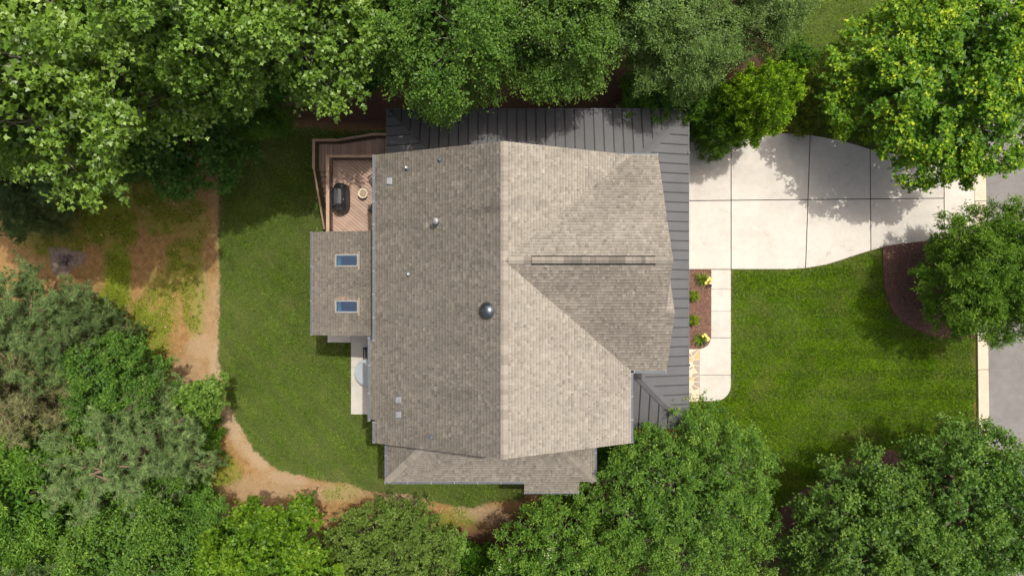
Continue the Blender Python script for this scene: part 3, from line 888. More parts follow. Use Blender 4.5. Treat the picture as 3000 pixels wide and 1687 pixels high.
# raised ridge vent with its own cap pieces
rv = MB()
for s in (-1, 1):
    rv.add([(XV0, YC + s * 0.185, ZR - sC * 0.185 - 0.02), (XV1, YC + s * 0.185, ZR - sC * 0.185 - 0.02), (XV1, YC, ZR + 0.05), (XV0, YC, ZR + 0.05), (XV0, YC + s * 0.185, ZR - sC * 0.185 + 0.05), (XV1, YC + s * 0.185, ZR - sC * 0.185 + 0.05)],
           [(0, 1, 5, 4), (4, 5, 2, 3), (0, 4, 3), (1, 2, 5)])
vent = rv.build('ridge_vent', M['black_metal'], house)  # black base juts past the caps to draw their shadow gap
x = XV0
i = 0
while x < XV1 - 0.02:
    w = min(R.uniform(0.14, 0.36), XV1 - x)
    c = R.uniform(0.42, 0.72)
    vs = []
    for xx in (x, x + w - 0.006):
        for yy, zz_ in ((0.135, -sC * 0.135), (0, 0.012), (-0.135, -sC * 0.135)):
            vs.append((xx, YC + yy, ZR + 0.095 + zz_))
        for yy, zz_ in ((0.135, -sC * 0.135), (0, 0.012), (-0.135, -sC * 0.135)):
            vs.append((xx, YC + yy, ZR + 0.075 + zz_))
    MB().add(vs, [(0,1,7,6),(1,2,8,7),(0,3,4,1),(1,4,5,2),(3,0,6,9),(2,5,11,8),(6,7,10,9),(7,8,11,10)], c).build('cap_shingle', M['shingle'], vent)
    x += w
# walls
wl = MB()
def gable(mb, x0, x1, y0, y1, zbase, ridge_along_y, zfs):
    """walls of a gabled block up to just under the roof"""
    if ridge_along_y:
        prof = [(x0, zbase), (x1, zbase), (x1, zfs[1](x1, 0) - 0.2), (XRG, ZR - 0.25), (x0, zfs[0](x0, 0) - 0.2)]
        vs = [(a, y0, b) for a, b in prof] + [(a, y1, b) for a, b in prof]
    else:
        yr = zfs[2]
        prof = [(y0, zbase), (y1, zbase), (y1, zfs[1](0, y1) - 0.2), (yr, zfs[1](0, yr) - 0.25), (y0, zfs[0](0, y0) - 0.2)]
        vs = [(x0, a, b) for a, b in prof] + [(x1, a, b) for a, b in prof]
    mb.add(vs, [(0,1,2,3,4),(9,8,7,6,5),(0,5,6,1),(1,6,7,2),(2,7,8,3),(3,8,9,4),(4,9,5,0)])
gable(wl, -5.75, 4.95, -6.6, 5.6, ZB - 0.3, True, (zl, zr))
wl.build('wall', M['siding'], house)
w2 = MB()
gable(w2, 4.4, 6.2, -3.35, 5.58, -0.4, False, (zcs, zcn, YC))
w2.build('wall', M['siding'], house)
w3 = MB()
w3.prism([(6.21, -3.34), (6.55, -3.34), (6.55, 1.2), (6.21, 1.2)], 3.6, 6.5)
w3.add([(6.22, -3.3, 6.52), (6.22, 1.2, 6.52), (6.22, YNEST, ZN - 0.22), (6.55, -3.3, 6.52), (6.55, 1.2, 6.52), (6.55, YNEST, ZN - 0.22)], [(0,1,2),(5,4,3),(0,3,4,1),(1,4,5,2),(2,5,3,0)])
w3.build('gable_wall', M['siding'], house)
MB().prism([(-5.7, -9.05), (3.65, -9.05), (3.65, -6.61), (-5.7, -6.61)], ZB - 0.3, lambda x, y: min(zhs(x, y), zhw(x, y), zhe(x, y)) - 0.2).build('wall', M['siding'], house)
MB().prism([(0.9, -9.7), (2.98, -9.7), (2.98, -9.051), (0.9, -9.051)], ZB - 0.3, lambda x, y: zhs(x, y) - 0.2).build('chimney_bump', M['siding'], house)
MB().box((-5.98, -5.65, 0.2), (-5.751, -2.6, 6.25)).build('wall_bay', M['siding'], house)
sun_ = MB()
sx0, sx1, sy0, sy1 = -9.4, -5.76, -1.95, 2.4
for a, b in (((sx0, sy0), (sx1, sy0 + 0.12)), ((sx0, sy1 - 0.12), (sx1, sy1)), ((sx0, sy0 + 0.12), (sx0 + 0.12, sy1 - 0.12))):
    sun_.prism([(a[0], a[1]), (b[0], a[1]), (b[0], b[1]), (a[0], b[1])], 0.3, lambda x, y: zs(x, y) - 0.18)
sun_.build('sunroom_wall', M['siding'], house)
MB().box((sx0 + 0.121, sy0 + 0.121, 0.3), (sx1, sy1 - 0.121, 0.5)).build('sunroom_floor', M['room'], house)
cl = MB()
zc = 3.2
for q in ([(sx0 + 0.12, sy0 + 0.12), (ax + 0.05, sy0 + 0.12), (ax + 0.05, sy1 - 0.12), (sx0 + 0.12, sy1 - 0.12)], [(bx - 0.05, sy0 + 0.12), (sx1, sy0 + 0.12), (sx1, sy1 - 0.12), (bx - 0.05, sy1 - 0.12)]):
    cl.prism(q, zc - 0.03, zc)
cl.build('sunroom_ceiling', M['white_trim'], house)
for px_, py_ in ((sx0 + 0.15, sy0 + 0.15), (sx0 + 0.15, sy1 - 0.15), (sx0 + 0.15, 0.2)):
    MB().box((px_ - 0.1, py_ - 0.1, ZB - 0.2), (px_ + 0.1, py_ + 0.1, 0.299)).build('post', M['rail'], house)

M['pane'] = plain('dark_window_glass', (0.015, 0.02, 0.025), (0.03, 0.04, 0.05), 2, 0.06, 0.0, spec=0.8)
def window(x, y, z, w, h, ax, name='window'):   # ax: outward direction
    f = MB()
    ox, oy = ax
    tx_, ty_ = -oy, ox
    def bx(u0, u1, z0, z1, d0, d1, mb):
        q = [(x + tx_ * u0 + ox * d0, y + ty_ * u0 + oy * d0), (x + tx_ * u1 + ox * d0, y + ty_ * u1 + oy * d0), (x + tx_ * u1 + ox * d1, y + ty_ * u1 + oy * d1), (x + tx_ * u0 + ox * d1, y + ty_ * u0 + oy * d1)]
        mb.prism(ccw(q), z0, z1)
    t = 0.08
    bx(-w/2 - t, -w/2, z - t, z + h + t, 0.002, 0.05, f)
    bx(w/2, w/2 + t, z - t, z + h + t, 0.002, 0.05, f)
    bx(-w/2, w/2, z + h, z + h + t, 0.002, 0.05, f)
    bx(-w/2, w/2, z - t, z, 0.002, 0.07, f)
    bx(-w/2, w/2, z + h/2 - 0.025, z + h/2 + 0.025, 0.002, 0.04, f)
    o = f.build(name, M['white_trim'], house)
    for z0, z1 in ((z, z + h/2 - 0.026), (z + h/2 + 0.026, z + h)):
        g = MB()
        bx(-w/2 + 0.001, w/2 - 0.001, z0, z1, 0.003, 0.02, g)
        g.build('pane', M['pane'], o)
for x, z in ((-2.3, 6.1), (1.3, 6.1)): window(x, -6.6, z, 0.9, 1.3, (0, -1))
for x in (-4.2, -2.0, 0.0): window(x, -9.05, 1.3, 0.9, 1.5, (0, -1))
for y in (4.4, 0.3): window(-5.75, y, 4.95, 0.9, 1.2, (-1, 0))
for y in (-3.3, -4.9): window(-5.98, y, 4.3, 0.9, 1.4, (-1, 0))
for y in (-1.2, 0.2, 1.6): window(-9.4, y, 1.4, 1.0, 1.5, (-1, 0))
for y in (-3.4, -5.0): window(-5.75, y, -2.75, 1.0, 2.1, (-1, 0), 'patio_door')
for y in (3.4, 1.1, -2.0): window(6.2 if y > 1.2 else 6.55, y, 4.9, 0.9, 1.2, (1, 0))
# gutters: trough with perforated guard and hanger clips
def gutter(p, q, z, out, w=0.125, clips=1.0, ends=True):
    """p, q plan ends of the eave line; out = outward unit vector"""
    g = MB()
    (x0, y0), (x1, y1) = p, q
    ox, oy = out
    def strip(a, b, za, zb_, c=0.5):
        g.prism(ccw([(x0 + ox * a, y0 + oy * a), (x1 + ox * a, y1 + oy * a), (x1 + ox * b, y1 + oy * b), (x0 + ox * b, y0 + oy * b)]), za, zb_, c)
    strip(0.003, w, z - 0.13, z - 0.115)
    strip(w - 0.012, w, z - 0.114, z)
    strip(0.003, 0.012, z - 0.114, z - 0.01)
    strip(0.013, w - 0.013, z - 0.05, z - 0.03)
    o = g.build('gutter', M['gutter'], house)
    L = math.hypot(x1 - x0, y1 - y0)
    n = max(1, int(L / clips))
    tx, ty = (x1 - x0) / L, (y1 - y0) / L
    for i in range(n + 1):
        t = min(L - 0.02, max(0.02, i * L / n))
        cx, cy = x0 + tx * t, y0 + ty * t
        MB().prism(ccw([(cx - tx * 0.012, cy - ty * 0.012), (cx + tx * 0.012, cy + ty * 0.012), (cx + tx * 0.012 + ox * w, cy + ty * 0.012 + oy * w), (cx - tx * 0.012 + ox * w, cy - ty * 0.012 + oy * w)]), z - 0.012, z + 0.004).build('hanger_clip', M['clip'], o)
    return o
gutter((XL, YN), (XL, -2.35), ZE - 0.01, (-1, 0))
gutter((XL - 0.23, -2.2), (XL - 0.23, -5.95), ZE - 0.12, (-1, 0))
gutter((XL, -5.95), (XL, YS), ZE - 0.01, (-1, 0))
gutter((XRE, -3.79), (XRE, YS), ZE - 0.01, (1, 0))
gutter((XRE + 0.13, YC - 4.79), (XG + 0.38, YC - 4.79), ZE - 0.01, (0, -1))
gutter((XRE - 0.7, YC + 4.795), (XG, YC + 4.795), ZE - 0.01, (0, 1), 0.09)
gutter((xh0, yh0), (xh0, yhw - 0.25), ZH - 0.01, (-1, 0))
gutter((xh0 - 0.12, yh0), (0.6, yh0), ZH - 0.01, (0, -1))
gutter((0.6, yh0 - 0.62), (3.28, yh0 - 0.62), ZH - 0.32, (0, -1), 0.08)
gutter((xh1, yh0), (xh1, yhw), ZH - 0.01, (1, 0))
gutter((xs0, ys0), (xs0, ys1), 3.77, (-1, 0), 0.11, 1.6)

# things standing on the upper roof
def on_roof(px, py, zf):
    z = 8.0
    for _ in range(40):
        x, y = W(px, py, z)
        z = zf(x, y)
    return x, y, z
def tilt_box(mb, x, y, zf, dx, dy, h, c=0.5):
    mb.prism([(x - dx, y - dy), (x + dx, y - dy), (x + dx, y + dy), (x - dx, y + dy)], lambda a, b: zf(a, b), lambda a, b: zf(a, b) + h, c)
for px, py in ((1142, 531), (1168, 1170), (1168, 1213)):      # slant-back exhaust hoods
    x, y, z = on_roof(px, py, zl)
    fb = MB()
    tilt_box(fb, x - 0.02, y, zl, 0.16, 0.20, 0.02)
    v_ = fb.build('exhaust_vent', M['boot'], house)
    a, b = 0.12, 0.15
    hh = [(x + a, y - b), (x + a, y + b), (x - a, y + b), (x - a, y - b)]
    vs = [(X, Y, zl(X, Y) + 0.018) for X, Y in hh] + [(x + a * 0.7, y - b * .9, zl(x + a * .7, y) + 0.05), (x + a * 0.7, y + b * .9, zl(x + a * .7, y) + 0.05), (x - a, y + b * .9, zl(x - a, y) + 0.15), (x - a, y - b * .9, zl(x - a, y) + 0.15)]
    MB().add(vs, [(0,1,5,4),(4,5,6,7),(1,2,6,5),(0,4,7,3),(3,7,6,2)]).build('hood', M['hood'], v_)
for px, py, m in ((1193, 494, 'pvc'), (1289, 469, 'boot'), (1198, 803, 'pvc'), (1264, 1280, 'boot')):   # plumbing pipes
    x, y, z = on_roof(px, py, zl)
    fb = MB()
    tilt_box(fb, x - 0.04, y, zl, 0.13, 0.12, 0.018)
    fb.lathe([(0.105, zl(x, y) - 0.03), (0.1, zl(x, y) + 0.06), (0.055, zl(x, y) + 0.13)], x, y, 16)
    v_ = fb.build('pipe_boot', M['boot'], house, False)
    h = 0.34 if px == 1193 else 0.22
    MB().lathe([(0.045, z - 0.1), (0.045, z + h), (0.034, z + h), (0.034, z + h - 0.15)], x, y, 16).build('vent_pipe', M[m], v_)
x, y, z = on_roof(1280, 651, zl)                              # shiny flue
fb = MB()
tilt_box(fb, x - 0.05, y, zl, 0.2, 0.17, 0.02)
fb.lathe([(0.17, z - 0.05), (0.15, z + 0.08), (0.085, z + 0.2)], x, y, 20)
v_ = fb.build('flue', M['steel'], house)
fb = MB()
fb.lathe([(0.075, z + 0.05), (0.075, z + 0.52)], x, y, 20)
fb.lathe([(0.13, z + 0.53), (0.145, z + 0.56), (0.145, z + 0.64), (0.12, z + 0.66), (0.02, z + 0.7)], x, y, 20)
fb.build('flue_cap', M['steel'], v_)
x, y, z = on_roof(1429, 910, zl)                              # dome attic fan
fb = MB()
n_ = Vector((-sL, 0, 1)).normalized()
fb.lathe([(0.30, -0.05), (0.30, 0.07)], 0, 0, 32)
fan = fb.build('attic_fan', M['boot'], house, False, (x, y, z), Vector(n_).to_track_quat('Z', 'Y').to_euler())
MB().lathe([(0.33, 0.085), (0.345, 0.09), (0.345, 0.11), (0.32, 0.13), (0.30, 0.16), (0.27, 0.20), (0.20, 0.255), (0.1, 0.285), (0.01, 0.295)], 0, 0, 40).build('dome', M['dark_steel'], fan, True)

# standing-seam porch roof, panel by panel
ZP, sP = 3.2, 0.30
px0, px1, py0, py1 = -6.2, 8.74, -6.9, 8.85
yw, xw = 5.61, 6.21
dN = py1 - yw
porch = empty('porch_roof', (0, 0, 0), 0, house)
zpn = lambda x, y: ZP + sP * (py1 - y)
zpe = lambda x, y: ZP + sP * (px1 - x)
zps = lambda x, y: ZP + sP * (y - py0)
zpw = lambda x, y: ZP + sP * (x - px0)
def panels(pieces, zf, along, pitch=0.474, off=0.0):
    """along: 'x' when the eave runs along x (panels are strips in x)"""
    allp = [q for p in pieces for q in p]
    i = 0 if along == 'x' else 1
    lo, hi = min(q[i] for q in allp), max(q[i] for q in allp)
    a = lo - off
    while a < hi:
        b = a + pitch
        big = 99
        strip = [(a + 0.004, -big), (b - 0.004, -big), (b - 0.004, big), (a + 0.004, big)] if along == 'x' else [(-big, a + 0.004), (big, a + 0.004), (big, b - 0.004), (-big, b - 0.004)]
        mb = MB()
        rib = MB()
        c = R.random()
        for p in pieces:
            q = clip(strip, p)
            if q and area(q) > 1e-3:
                mb.prism(ccw(q), lambda x, y: zf(x, y) - 0.03, lambda x, y: zf(x, y), c)
            rs = [(b - 0.022, -big), (b + 0.022, -big), (b + 0.022, big), (b - 0.022, big)] if along == 'x' else [(-big, b - 0.022), (big, b - 0.022), (big, b + 0.022), (-big, b + 0.022)]
            q = clip(rs, p)
            if q and area(q) > 1e-3:
                rib.prism(ccw(q), lambda x, y: zf(x, y) - 0.02, lambda x, y: zf(x, y) + 0.045)
        if mb.v:
            o = mb.build('roof_panel', M['metal_roof'], porch)
            if rib.v: rib.build('seam', M['seam'], porch)
        a = b
hn = (px0 + dN, yw)
xe_in = px1 - dN
panels([[(px0, py1), (px1, py1), (xe_in, yw), hn]], zpn, 'x', off=0.2)
dS = -3.36 - py0
panels([[(px1, py1), (px1, py0), (xw, py0 + (px1 - xw)), (xw, py1 - (px1 - xw))], [(xw, py0 + (px1 - xw)), (xw, -3.36), (px1 - dS, -3.36)]], zpe, 'y', off=0.25)
panels([[(4.96, py0), (px1, py0), (px1 - dS, -3.36), (4.96, -3.36)]], zps, 'x', off=0.12)
panels([[(px0, py1), hn, (px0, yw)]], zpw, 'y')
def hipcap(p, q, w=0.21):
    p, q = Vector(p), Vector(q)
    d = (q - p)
    sd = Vector((-d.y, d.x, 0)).normalized()
    fall = sP * math.sqrt(0.5)
    vs = []
    for e in (p, q):
        for t, l in ((w, 0.052), (0, 0.07), (-w, 0.052)):
            vs.append(e + sd * t + Vector((0, 0, l - fall * abs(t))))
        for t, l in ((w, 0.0), (0, 0.0), (-w, 0.0)):
            vs.append(e + sd * t + Vector((0, 0, l - fall * abs(t))))
    MB().add(vs, [(0,6,7,1),(1,7,8,2),(3,9,6,0),(2,8,11,5),(0,1,4,3),(1,2,5,4),(6,9,10,7),(7,10,11,8)]).build('hip_cap', M['metal_roof'], porch)
hipcap((px1 - 0.05, py1 - 0.05, ZP + sP * 0.05), (xe_in, yw, ZP + sP * dN))
hipcap((px1 - 0.05, py0 + 0.05, ZP + sP * 0.05), (px1 - dS, -3.36, ZP + sP * dS))
hipcap((px0 + 0.05, py1 - 0.05, ZP + sP * 0.05), (hn[0], hn[1], ZP + sP * dN), 0.03)
ed = MB()                                                      # drip edge round the eaves
ed.prism([(px0 - 0.03, py1), (px1 + 0.03, py1), (px1 + 0.03, py1 + 0.03), (px0 - 0.03, py1 + 0.03)], ZP - 0.16, ZP + 0.02)
ed.prism([(px1, py0), (px1 + 0.03, py0), (px1 + 0.03, py1 - 0.002), (px1, py1 - 0.002)], ZP - 0.16, ZP + 0.02)
ed.prism([(px0 - 0.03, yw), (px0, yw), (px0, py1 - 0.002), (px0 - 0.03, py1 - 0.002)], ZP - 0.16, ZP + 0.02)
ed.prism([(4.96, py0 - 0.03), (px1 + 0.03, py0 - 0.03), (px1 + 0.03, py0 - 0.002), (4.96, py0 - 0.002)], ZP - 0.16, ZP + 0.02)
ed.build('drip_edge', M['gutter'], porch)
sf = MB()
sf.prism([(px0 + 0.02, yw + 0.01), (px1 - 0.02, yw + 0.01), (px1 - 0.02, py1 - 0.02), (px0 + 0.02, py1 - 0.02)], ZP - 0.15, ZP - 0.12)
sf.prism([(xw + 0.01, py0 + 0.02), (px1 - 0.02, py0 + 0.02), (px1 - 0.02, yw), (xw + 0.01, yw)], ZP - 0.15, ZP - 0.12)
sf.build('porch_ceiling', M['white_trim'], porch)
fl = MB()
fl.box((-5.9, 5.62, 0.32), (8.3, 8.5, 0.45))
fl.box((6.3, 5.0, 0.32), (8.3, 5.619, 0.45))
fl.build('porch_floor', M['deck'], house)
for X, Y, zb_ in ((-5.7, 8.35, -2.9), (-2.2, 8.35, -2.7), (1.3, 8.35, -1.4), (4.8, 8.35, -0.2), (8.1, 8.35, -0.1), (8.3, 1.1, -0.1), (8.3, -3.4, -0.1), (8.3, -6.4, -0.1), (8.3, 5.0, -0.1)):
    MB().box((X - 0.08, Y - 0.08, zb_), (X + 0.08, Y + 0.08, ZP - 0.151)).build('porch_post', M['white_trim'], house)
for py in (448, 1069):                                         # downspout straps at the front eave
    x, y = W(2017, py, ZP)
    MB().box((px1 - 0.05, y - 0.04, ZP - 0.05), (px1 + 0.07, y + 0.04, ZP + 0.07)).build('eave_bracket', M['seam'], house)
# little step landing with a rail on the north side
ld = empty('side_landing', (0, 0, 0))
tag(ld, 'small wooden landing with dark rail beside the north edge of the porch roof', 'landing')
xa, xb = W(1803, 0, 0.4)[0], W(1962, 0, 0.4)[0]
ya = 8.52
i = 0
while ya < 9.75:
    MB().box((xa - 0.2 * (ya - 9.75), ya, 0.38), (xb, ya + 0.135, 0.42), R.random()).build('board', M['deck'], ld)
    ya += 0.143
rl = MB().bar((xa + 0.3, 9.72, 1.3), (xb, 9.72, 1.3), 0.06, 0.05).build('railing', M['black_metal'], ld)
x = xa + 0.3
bal = MB().box((-0.015, -0.015, 0.42), (0.015, 0.015, 1.28)).mesh('baluster')
bal.materials.append(M['black_metal'])
while x < xb:
    link('baluster', bal, rl, None, (x, 9.72, 0))
    x += 0.13
for X in (xa + 0.3, xb - 0.1):
    MB().box((X - 0.05, 9.62, -0.5), (X + 0.05, 9.7, 0.379)).build('post', M['rail'], ld)

# ------------------------------------------------------------------ deck and stairs
ZK, ZL = 0.5, -0.9                           # deck level, landing level
deck = empty('deck', (-8, 4, ZB))
deck.location = (0, 0, 0)
tag(deck, 'brown timber deck with railings and stairs wrapping down to the lawn', 'deck')
dx0, dx1, dy0, dy1 = -9.58, -5.78, 2.0, 6.84
ux, uy = 0.78, -0.626                        # boards run diagonally
nxv, nyv = -uy, ux
rectd = [(dx0, dy0), (dx1, dy0), (dx1, dy1), (dx0, dy1)]
t = -14.0
while t < 14:
    c = (nxv * t - 7.6 * 0, nyv * t)
    b0, b1 = t, t + 0.138
    q = [(nxv * b0 + ux * -30, nyv * b0 + uy * -30), (nxv * b0 + ux * 30, nyv * b0 + uy * 30), (nxv * b1 + ux * 30, nyv * b1 + uy * 30), (nxv * b1 + ux * -30, nyv * b1 + uy * -30)]
    q = clip(q, rectd)
    if q and area(q) > 0.004:
        MB().prism(ccw(q), ZK - 0.03, ZK, R.random()).build('board', M['deck'], deck)
    t += 0.158
fr_ = MB()
fr_.box((dx0 - 0.03, dy0, ZK - 0.28), (dx0 - 0.002, dy1, ZK + 0.002)).box((dx0 - 0.03, dy1 + 0.001, ZK - 0.28), (dx1, dy1 + 0.03, ZK + 0.002))
fr_.box((dx0, dy0, ZK - 0.07), (dx1, dy1, ZK - 0.045))
fr_.build('deck_frame', M['baluster'], deck)
for X, Y in ((dx0 + 0.1, dy0 + 0.2), (dx0 + 0.1, dy1 - 0.1), (-7.6, dy1 - 0.1), (-7.6, dy0 + 0.2)):
    MB().box((X - 0.08, Y - 0.08, ZB - 0.2), (X + 0.08, Y + 0.08, ZK - 0.071)).build('post', M['rail'], deck)
# upper walk, upper stairs (down to the left), landing, lower stairs (down towards the sunroom)
wy0, wy1 = 6.9, 7.98
def boards_x(x0, x1, y0, y1, z):             # boards laid across, stepping along x
    x = x0
    while x < x1 - 0.05:
        MB().box((x, y0, z - 0.03), (min(x + 0.132, x1), y1, z), R.random()).build('board', M['deck'], deck)
        x += 0.146
boards_x(-7.25, -5.95, wy0, wy1, ZK)
boards_x(-10.7, -9.4, 6.47, wy1, ZL)
MB().box((-10.7, 6.47, ZL - 0.25), (-9.4, wy1, ZL - 0.035)).build('landing_frame', M['baluster'], deck)
nst = 8
for i in range(1, nst):
    z = ZK + (ZL - ZK) * i / nst
    x1 = -7.25 - (i - 1) * 0.307
    st = MB().box((x1 - 0.305, wy0, z - 0.035), (x1 + 0.01, wy1, z), R.random()).build('stair_tread', M['deck'], deck)
    MB().box((x1 - 0.01, wy0, z), (x1 + 0.008, wy1, z + 0.135)).build('riser', M['baluster'], st)
nl_ = 12
run = 0.272
for i in range(1, nl_):
    z = ZL + (ZB - ZL) * i / nl_
    y1 = 6.47 - (i - 1) * run
    st = MB().box((-10.68, y1 - run, z - 0.035), (-9.62, y1 + 0.02, z), R.random()).build('stair_tread', M['deck'], deck)
    MB().box((-10.68, y1 - 0.002, z), (-9.62, y1 + 0.018, z + 0.14)).build('riser', M['baluster'], st)
sg = MB()
for X in (-10.7, -9.6):
    sg.bar((X, 6.4, ZL - 0.2), (X, 6.47 - (nl_ - 1) * run, ZB - 0.02), 0.04, 0.24)
for Y in (wy0, wy1):
    sg.bar((-7.25, Y, ZK - 0.2), (-9.4, Y, ZL - 0.2), 0.04, 0.24)
sg.build('stringers', M['baluster'], deck)
for X, Y, zt in ((-10.64, 7.9, ZL), (-10.64, 6.55, ZL), (-9.45, 7.9, ZL), (-7.2, 7.9, ZK), (-6.0, 7.9, ZK)):
    MB().box((X - 0.06, Y - 0.06, ZB - 0.2), (X + 0.06, Y + 0.06, zt - 0.251)).build('post', M['rail'], deck)
blm = MB().box((-0.019, -0.019, 0.0), (0.019, 0.019, 0.92)).mesh('baluster')
blm.materials.append(M['baluster'])
def railing(p, q, capw=0.15, mitre=0.0):
    """p, q: floor points; a flat cap, a lower rail and balusters"""
    p, q = Vector(p), Vector(q)
    d = q - p
    up = Vector((0, 0, 1))
    ro = MB().bar(p + up * 1.0, q + up * 1.0, capw, 0.04, R.random()).build('railing', M['rail'], deck)
    MB().bar(p + up * 0.94, q + up * 0.94, 0.04, 0.075).build('upper_rail', M['baluster'], ro)
    MB().bar(p + up * 0.10, q + up * 0.10, 0.04, 0.08).build('lower_rail', M['baluster'], ro)
    L = math.hypot(d.x, d.y)
    n = int(L / 0.115)
    for i in range(n + 1):
        link('baluster', blm, ro, None, p + d * ((i + 0.5) / (n + 1)) + up * 0.06)
    return ro
railing((dx0, 2.4, ZK), (dx0, dy1 + 0.07, ZK), 0.17)
railing((dx0 + 0.087, dy1, ZK), (-6.0, dy1, ZK), 0.14)
railing((-10.72, 6.42, ZL), (-10.72, wy1 + 0.07, ZL), 0.15)
railing((-10.64, wy1, ZL), (-9.4, wy1, ZL), 0.14)
railing((-9.41, wy1, ZL + 0.02), (-7.25, wy1, ZK), 0.12)
railing((-7.3, wy1, ZK), (-6.3, wy1, ZK), 0.14)
railing((-10.70, 6.42, ZL), (-10.70, 6.47 - 11.4 * run, ZB + 0.1), 0.10)

# ------------------------------------------------------------------ furniture
def superring(a, b, n=36, e=3.2):
    out = []
    for k in range(n):
        t = 2 * math.pi * k / n
        c, s = math.cos(t), math.sin(t)
        out.append((a * math.copysign(abs(c) ** (2 / e), c), b * math.copysign(abs(s) ** (2 / e), s)))
    return out
gx_, gy_ = W(997, 580, ZK + 0.6)
grill = empty('covered_grill', (gx_, gy_, ZK))
tag(grill, 'gas grill under a black fitted cover standing against the deck railing', 'grill')
vs, fs = [], []
lev = [(0.08, 1.0), (0.3, 0.99), (0.6, 0.97), (0.82, 0.96), (0.92, 0.93), (1.02, 0.82), (1.10, 0.66), (1.14, 0.45), (1.15, 0.12)]
n = 44
r8 = random.Random(8)
for z, s in lev:
    for k, (a, b) in enumerate(superring(0.40 * s, 0.79 * (s if s > 0.9 else 0.55 + 0.45 * s), n)):
        wob = 1 + 0.018 * math.sin(k * 2.7 + z * 9) + r8.uniform(-0.006, 0.006)
        drop = 0.16 * float(sstep(0.38, 0.55, abs(b))) * z / 1.1
        if a > 0.2 and z > 0.85: drop += 0.10 * (a - 0.2) / 0.17
        vs.append((a * wob, b * wob, z - drop))
for i in range(len(lev) - 1):
    for k in range(n):
        k2 = (k + 1) % n
        fs.append((i*n+k, i*n+k2, (i+1)*n+k2, (i+1)*n+k))
fs.append(tuple((len(lev)-1)*n + k for k in range(n)))
MB().add(vs, fs).build('cover', M['black_cloth'], grill)
se = MB()
for Y in (-0.42, 0.42):
    se.bar((-0.33, Y, 1.09), (0.12, Y, 1.10), 0.012, 0.012)
se.bar((0.13, -0.42, 1.10), (0.13, 0.42, 1.10), 0.012, 0.012)
se.build('cover_seam', M['grey_cloth'], grill)
MB().lathe([(0.035, 0.0), (0.035, 0.008)], 0.255, -0.12, 14).build('round_emblem', M['pvc'], grill, loc=(0, 0, 1.03), rot=(0, 0, 0))
for X in (-0.28, 0.28):
    for Y in (-0.6, 0.6):
        MB().tube([(X - 0.02, Y, 0.05), (X + 0.02, Y, 0.05)], 0.05, 12).build('caster', M['black_metal'], grill)
fx_, fy_ = W(1063, 567, ZK + 0.4)
pot = empty('planter', (fx_, fy_, ZK))
tag(pot, 'round cream-rimmed planter of dry soil standing alone on the deck', 'planter')
MB().lathe([(0.15, 0.0), (0.19, 0.12), (0.225, 0.3), (0.235, 0.40), (0.25, 0.405), (0.25, 0.435), (0.215, 0.437), (0.20, 0.37), (0.19, 0.30)], 0, 0, 36).build('pot', M['pot'], pot, True)
so_ = MB().lathe([(0.198, 0.315), (0.15, 0.335), (0.1, 0.345), (0.05, 0.352), (0.005, 0.354)], 0, 0, 24).build('soil', M['dry_soil'], pot)
for k in range(7):
    t = k * 0.9
    MB().tube([(0.03 * math.cos(t), 0.03 * math.sin(t), 0.35), (0.1 * math.cos(t + 0.6), 0.1 * math.sin(t + 0.6), 0.37), (0.14 * math.cos(t + 1.2), 0.14 * math.sin(t + 1.2), 0.345)], 0.006, 5).build('dry_stem', M['stone'], pot)
MB().lathe([(0.222, 0.30), (0.232, 0.38), (0.236, 0.395)], 0, 0, 36).mesh('x')

def chair(px, py, z, rz, label, group):
    x, y = W(px, py, z + 0.45)
    c = empty('patio_chair', (x, y, z), rz)
    tag(c, label, 'chair', group)
    MB().prism([(-0.27, -0.26), (0.27, -0.26), (0.25, 0.27), (-0.25, 0.27)], 0.40, 0.43).build('seat', M['grey_cloth'], c)
    MB().add([(-0.26, 0.26, 0.42), (0.26, 0.26, 0.42), (0.25, 0.42, 0.95), (-0.25, 0.42, 0.95), (-0.26, 0.29, 0.41), (0.26, 0.29, 0.41), (0.25, 0.45, 0.95), (-0.25, 0.45, 0.95)],
             [(0,1,2,3),(7,6,5,4),(0,4,5,1),(1,5,6,2),(2,6,7,3),(3,7,4,0)]).build('backrest', M['grey_cloth'], c)
    for s in (-1, 1):
        MB().tube([(s * 0.29, -0.28, 0.62), (s * 0.30, 0.0, 0.645), (s * 0.28, 0.33, 0.64)], 0.028, 8).build('armrest', M['black_metal'], c)
        MB().tube([(s * 0.27, -0.28, 0.0), (s * 0.29, -0.27, 0.61)], 0.016, 8).build('leg', M['black_metal'], c)
        MB().tube([(s * 0.26, 0.36, 0.0), (s * 0.27, 0.29, 0.42), (s * 0.265, 0.45, 0.96)], 0.016, 8).build('leg', M['black_metal'], c)
    return c
chair(1100, 529, ZK, math.radians(-62), 'dark grey sling chair on the deck, the one nearer the corner of the eave', 'deck chairs half under the eave')
chair(1099, 609, ZK, math.radians(-118), 'dark grey sling chair on the deck, the one nearer the sunroom roof', 'deck chairs half under the eave')
chair(1082, 1037, ZB + 0.05, math.radians(4), 'dark patio chair at the round table, on the sunroom side', 'chairs at the round patio table')
chair(1098, 1148, ZB + 0.05, math.radians(212), 'dark patio chair at the round table, on the lawn side away from the sunroom', 'chairs at the round patio table')
tx, ty = W(1079, 1091, ZB + 0.75)
tb = empty('patio_table', (tx, ty, ZB + 0.05))
tag(tb, 'round grey patio table half hidden under the eave', 'table')
prof = [(0.04, 0.675), (0.76, 0.675), (0.785, 0.69), (0.785, 0.705), (0.77, 0.713), (0.04, 0.713)]
vs, fs = [], []
n = 48
for r_, z in prof:
    for k in range(n):
        a = 2 * math.pi * k / n
        vs.append((r_ * math.cos(a), r_ * math.sin(a), z))
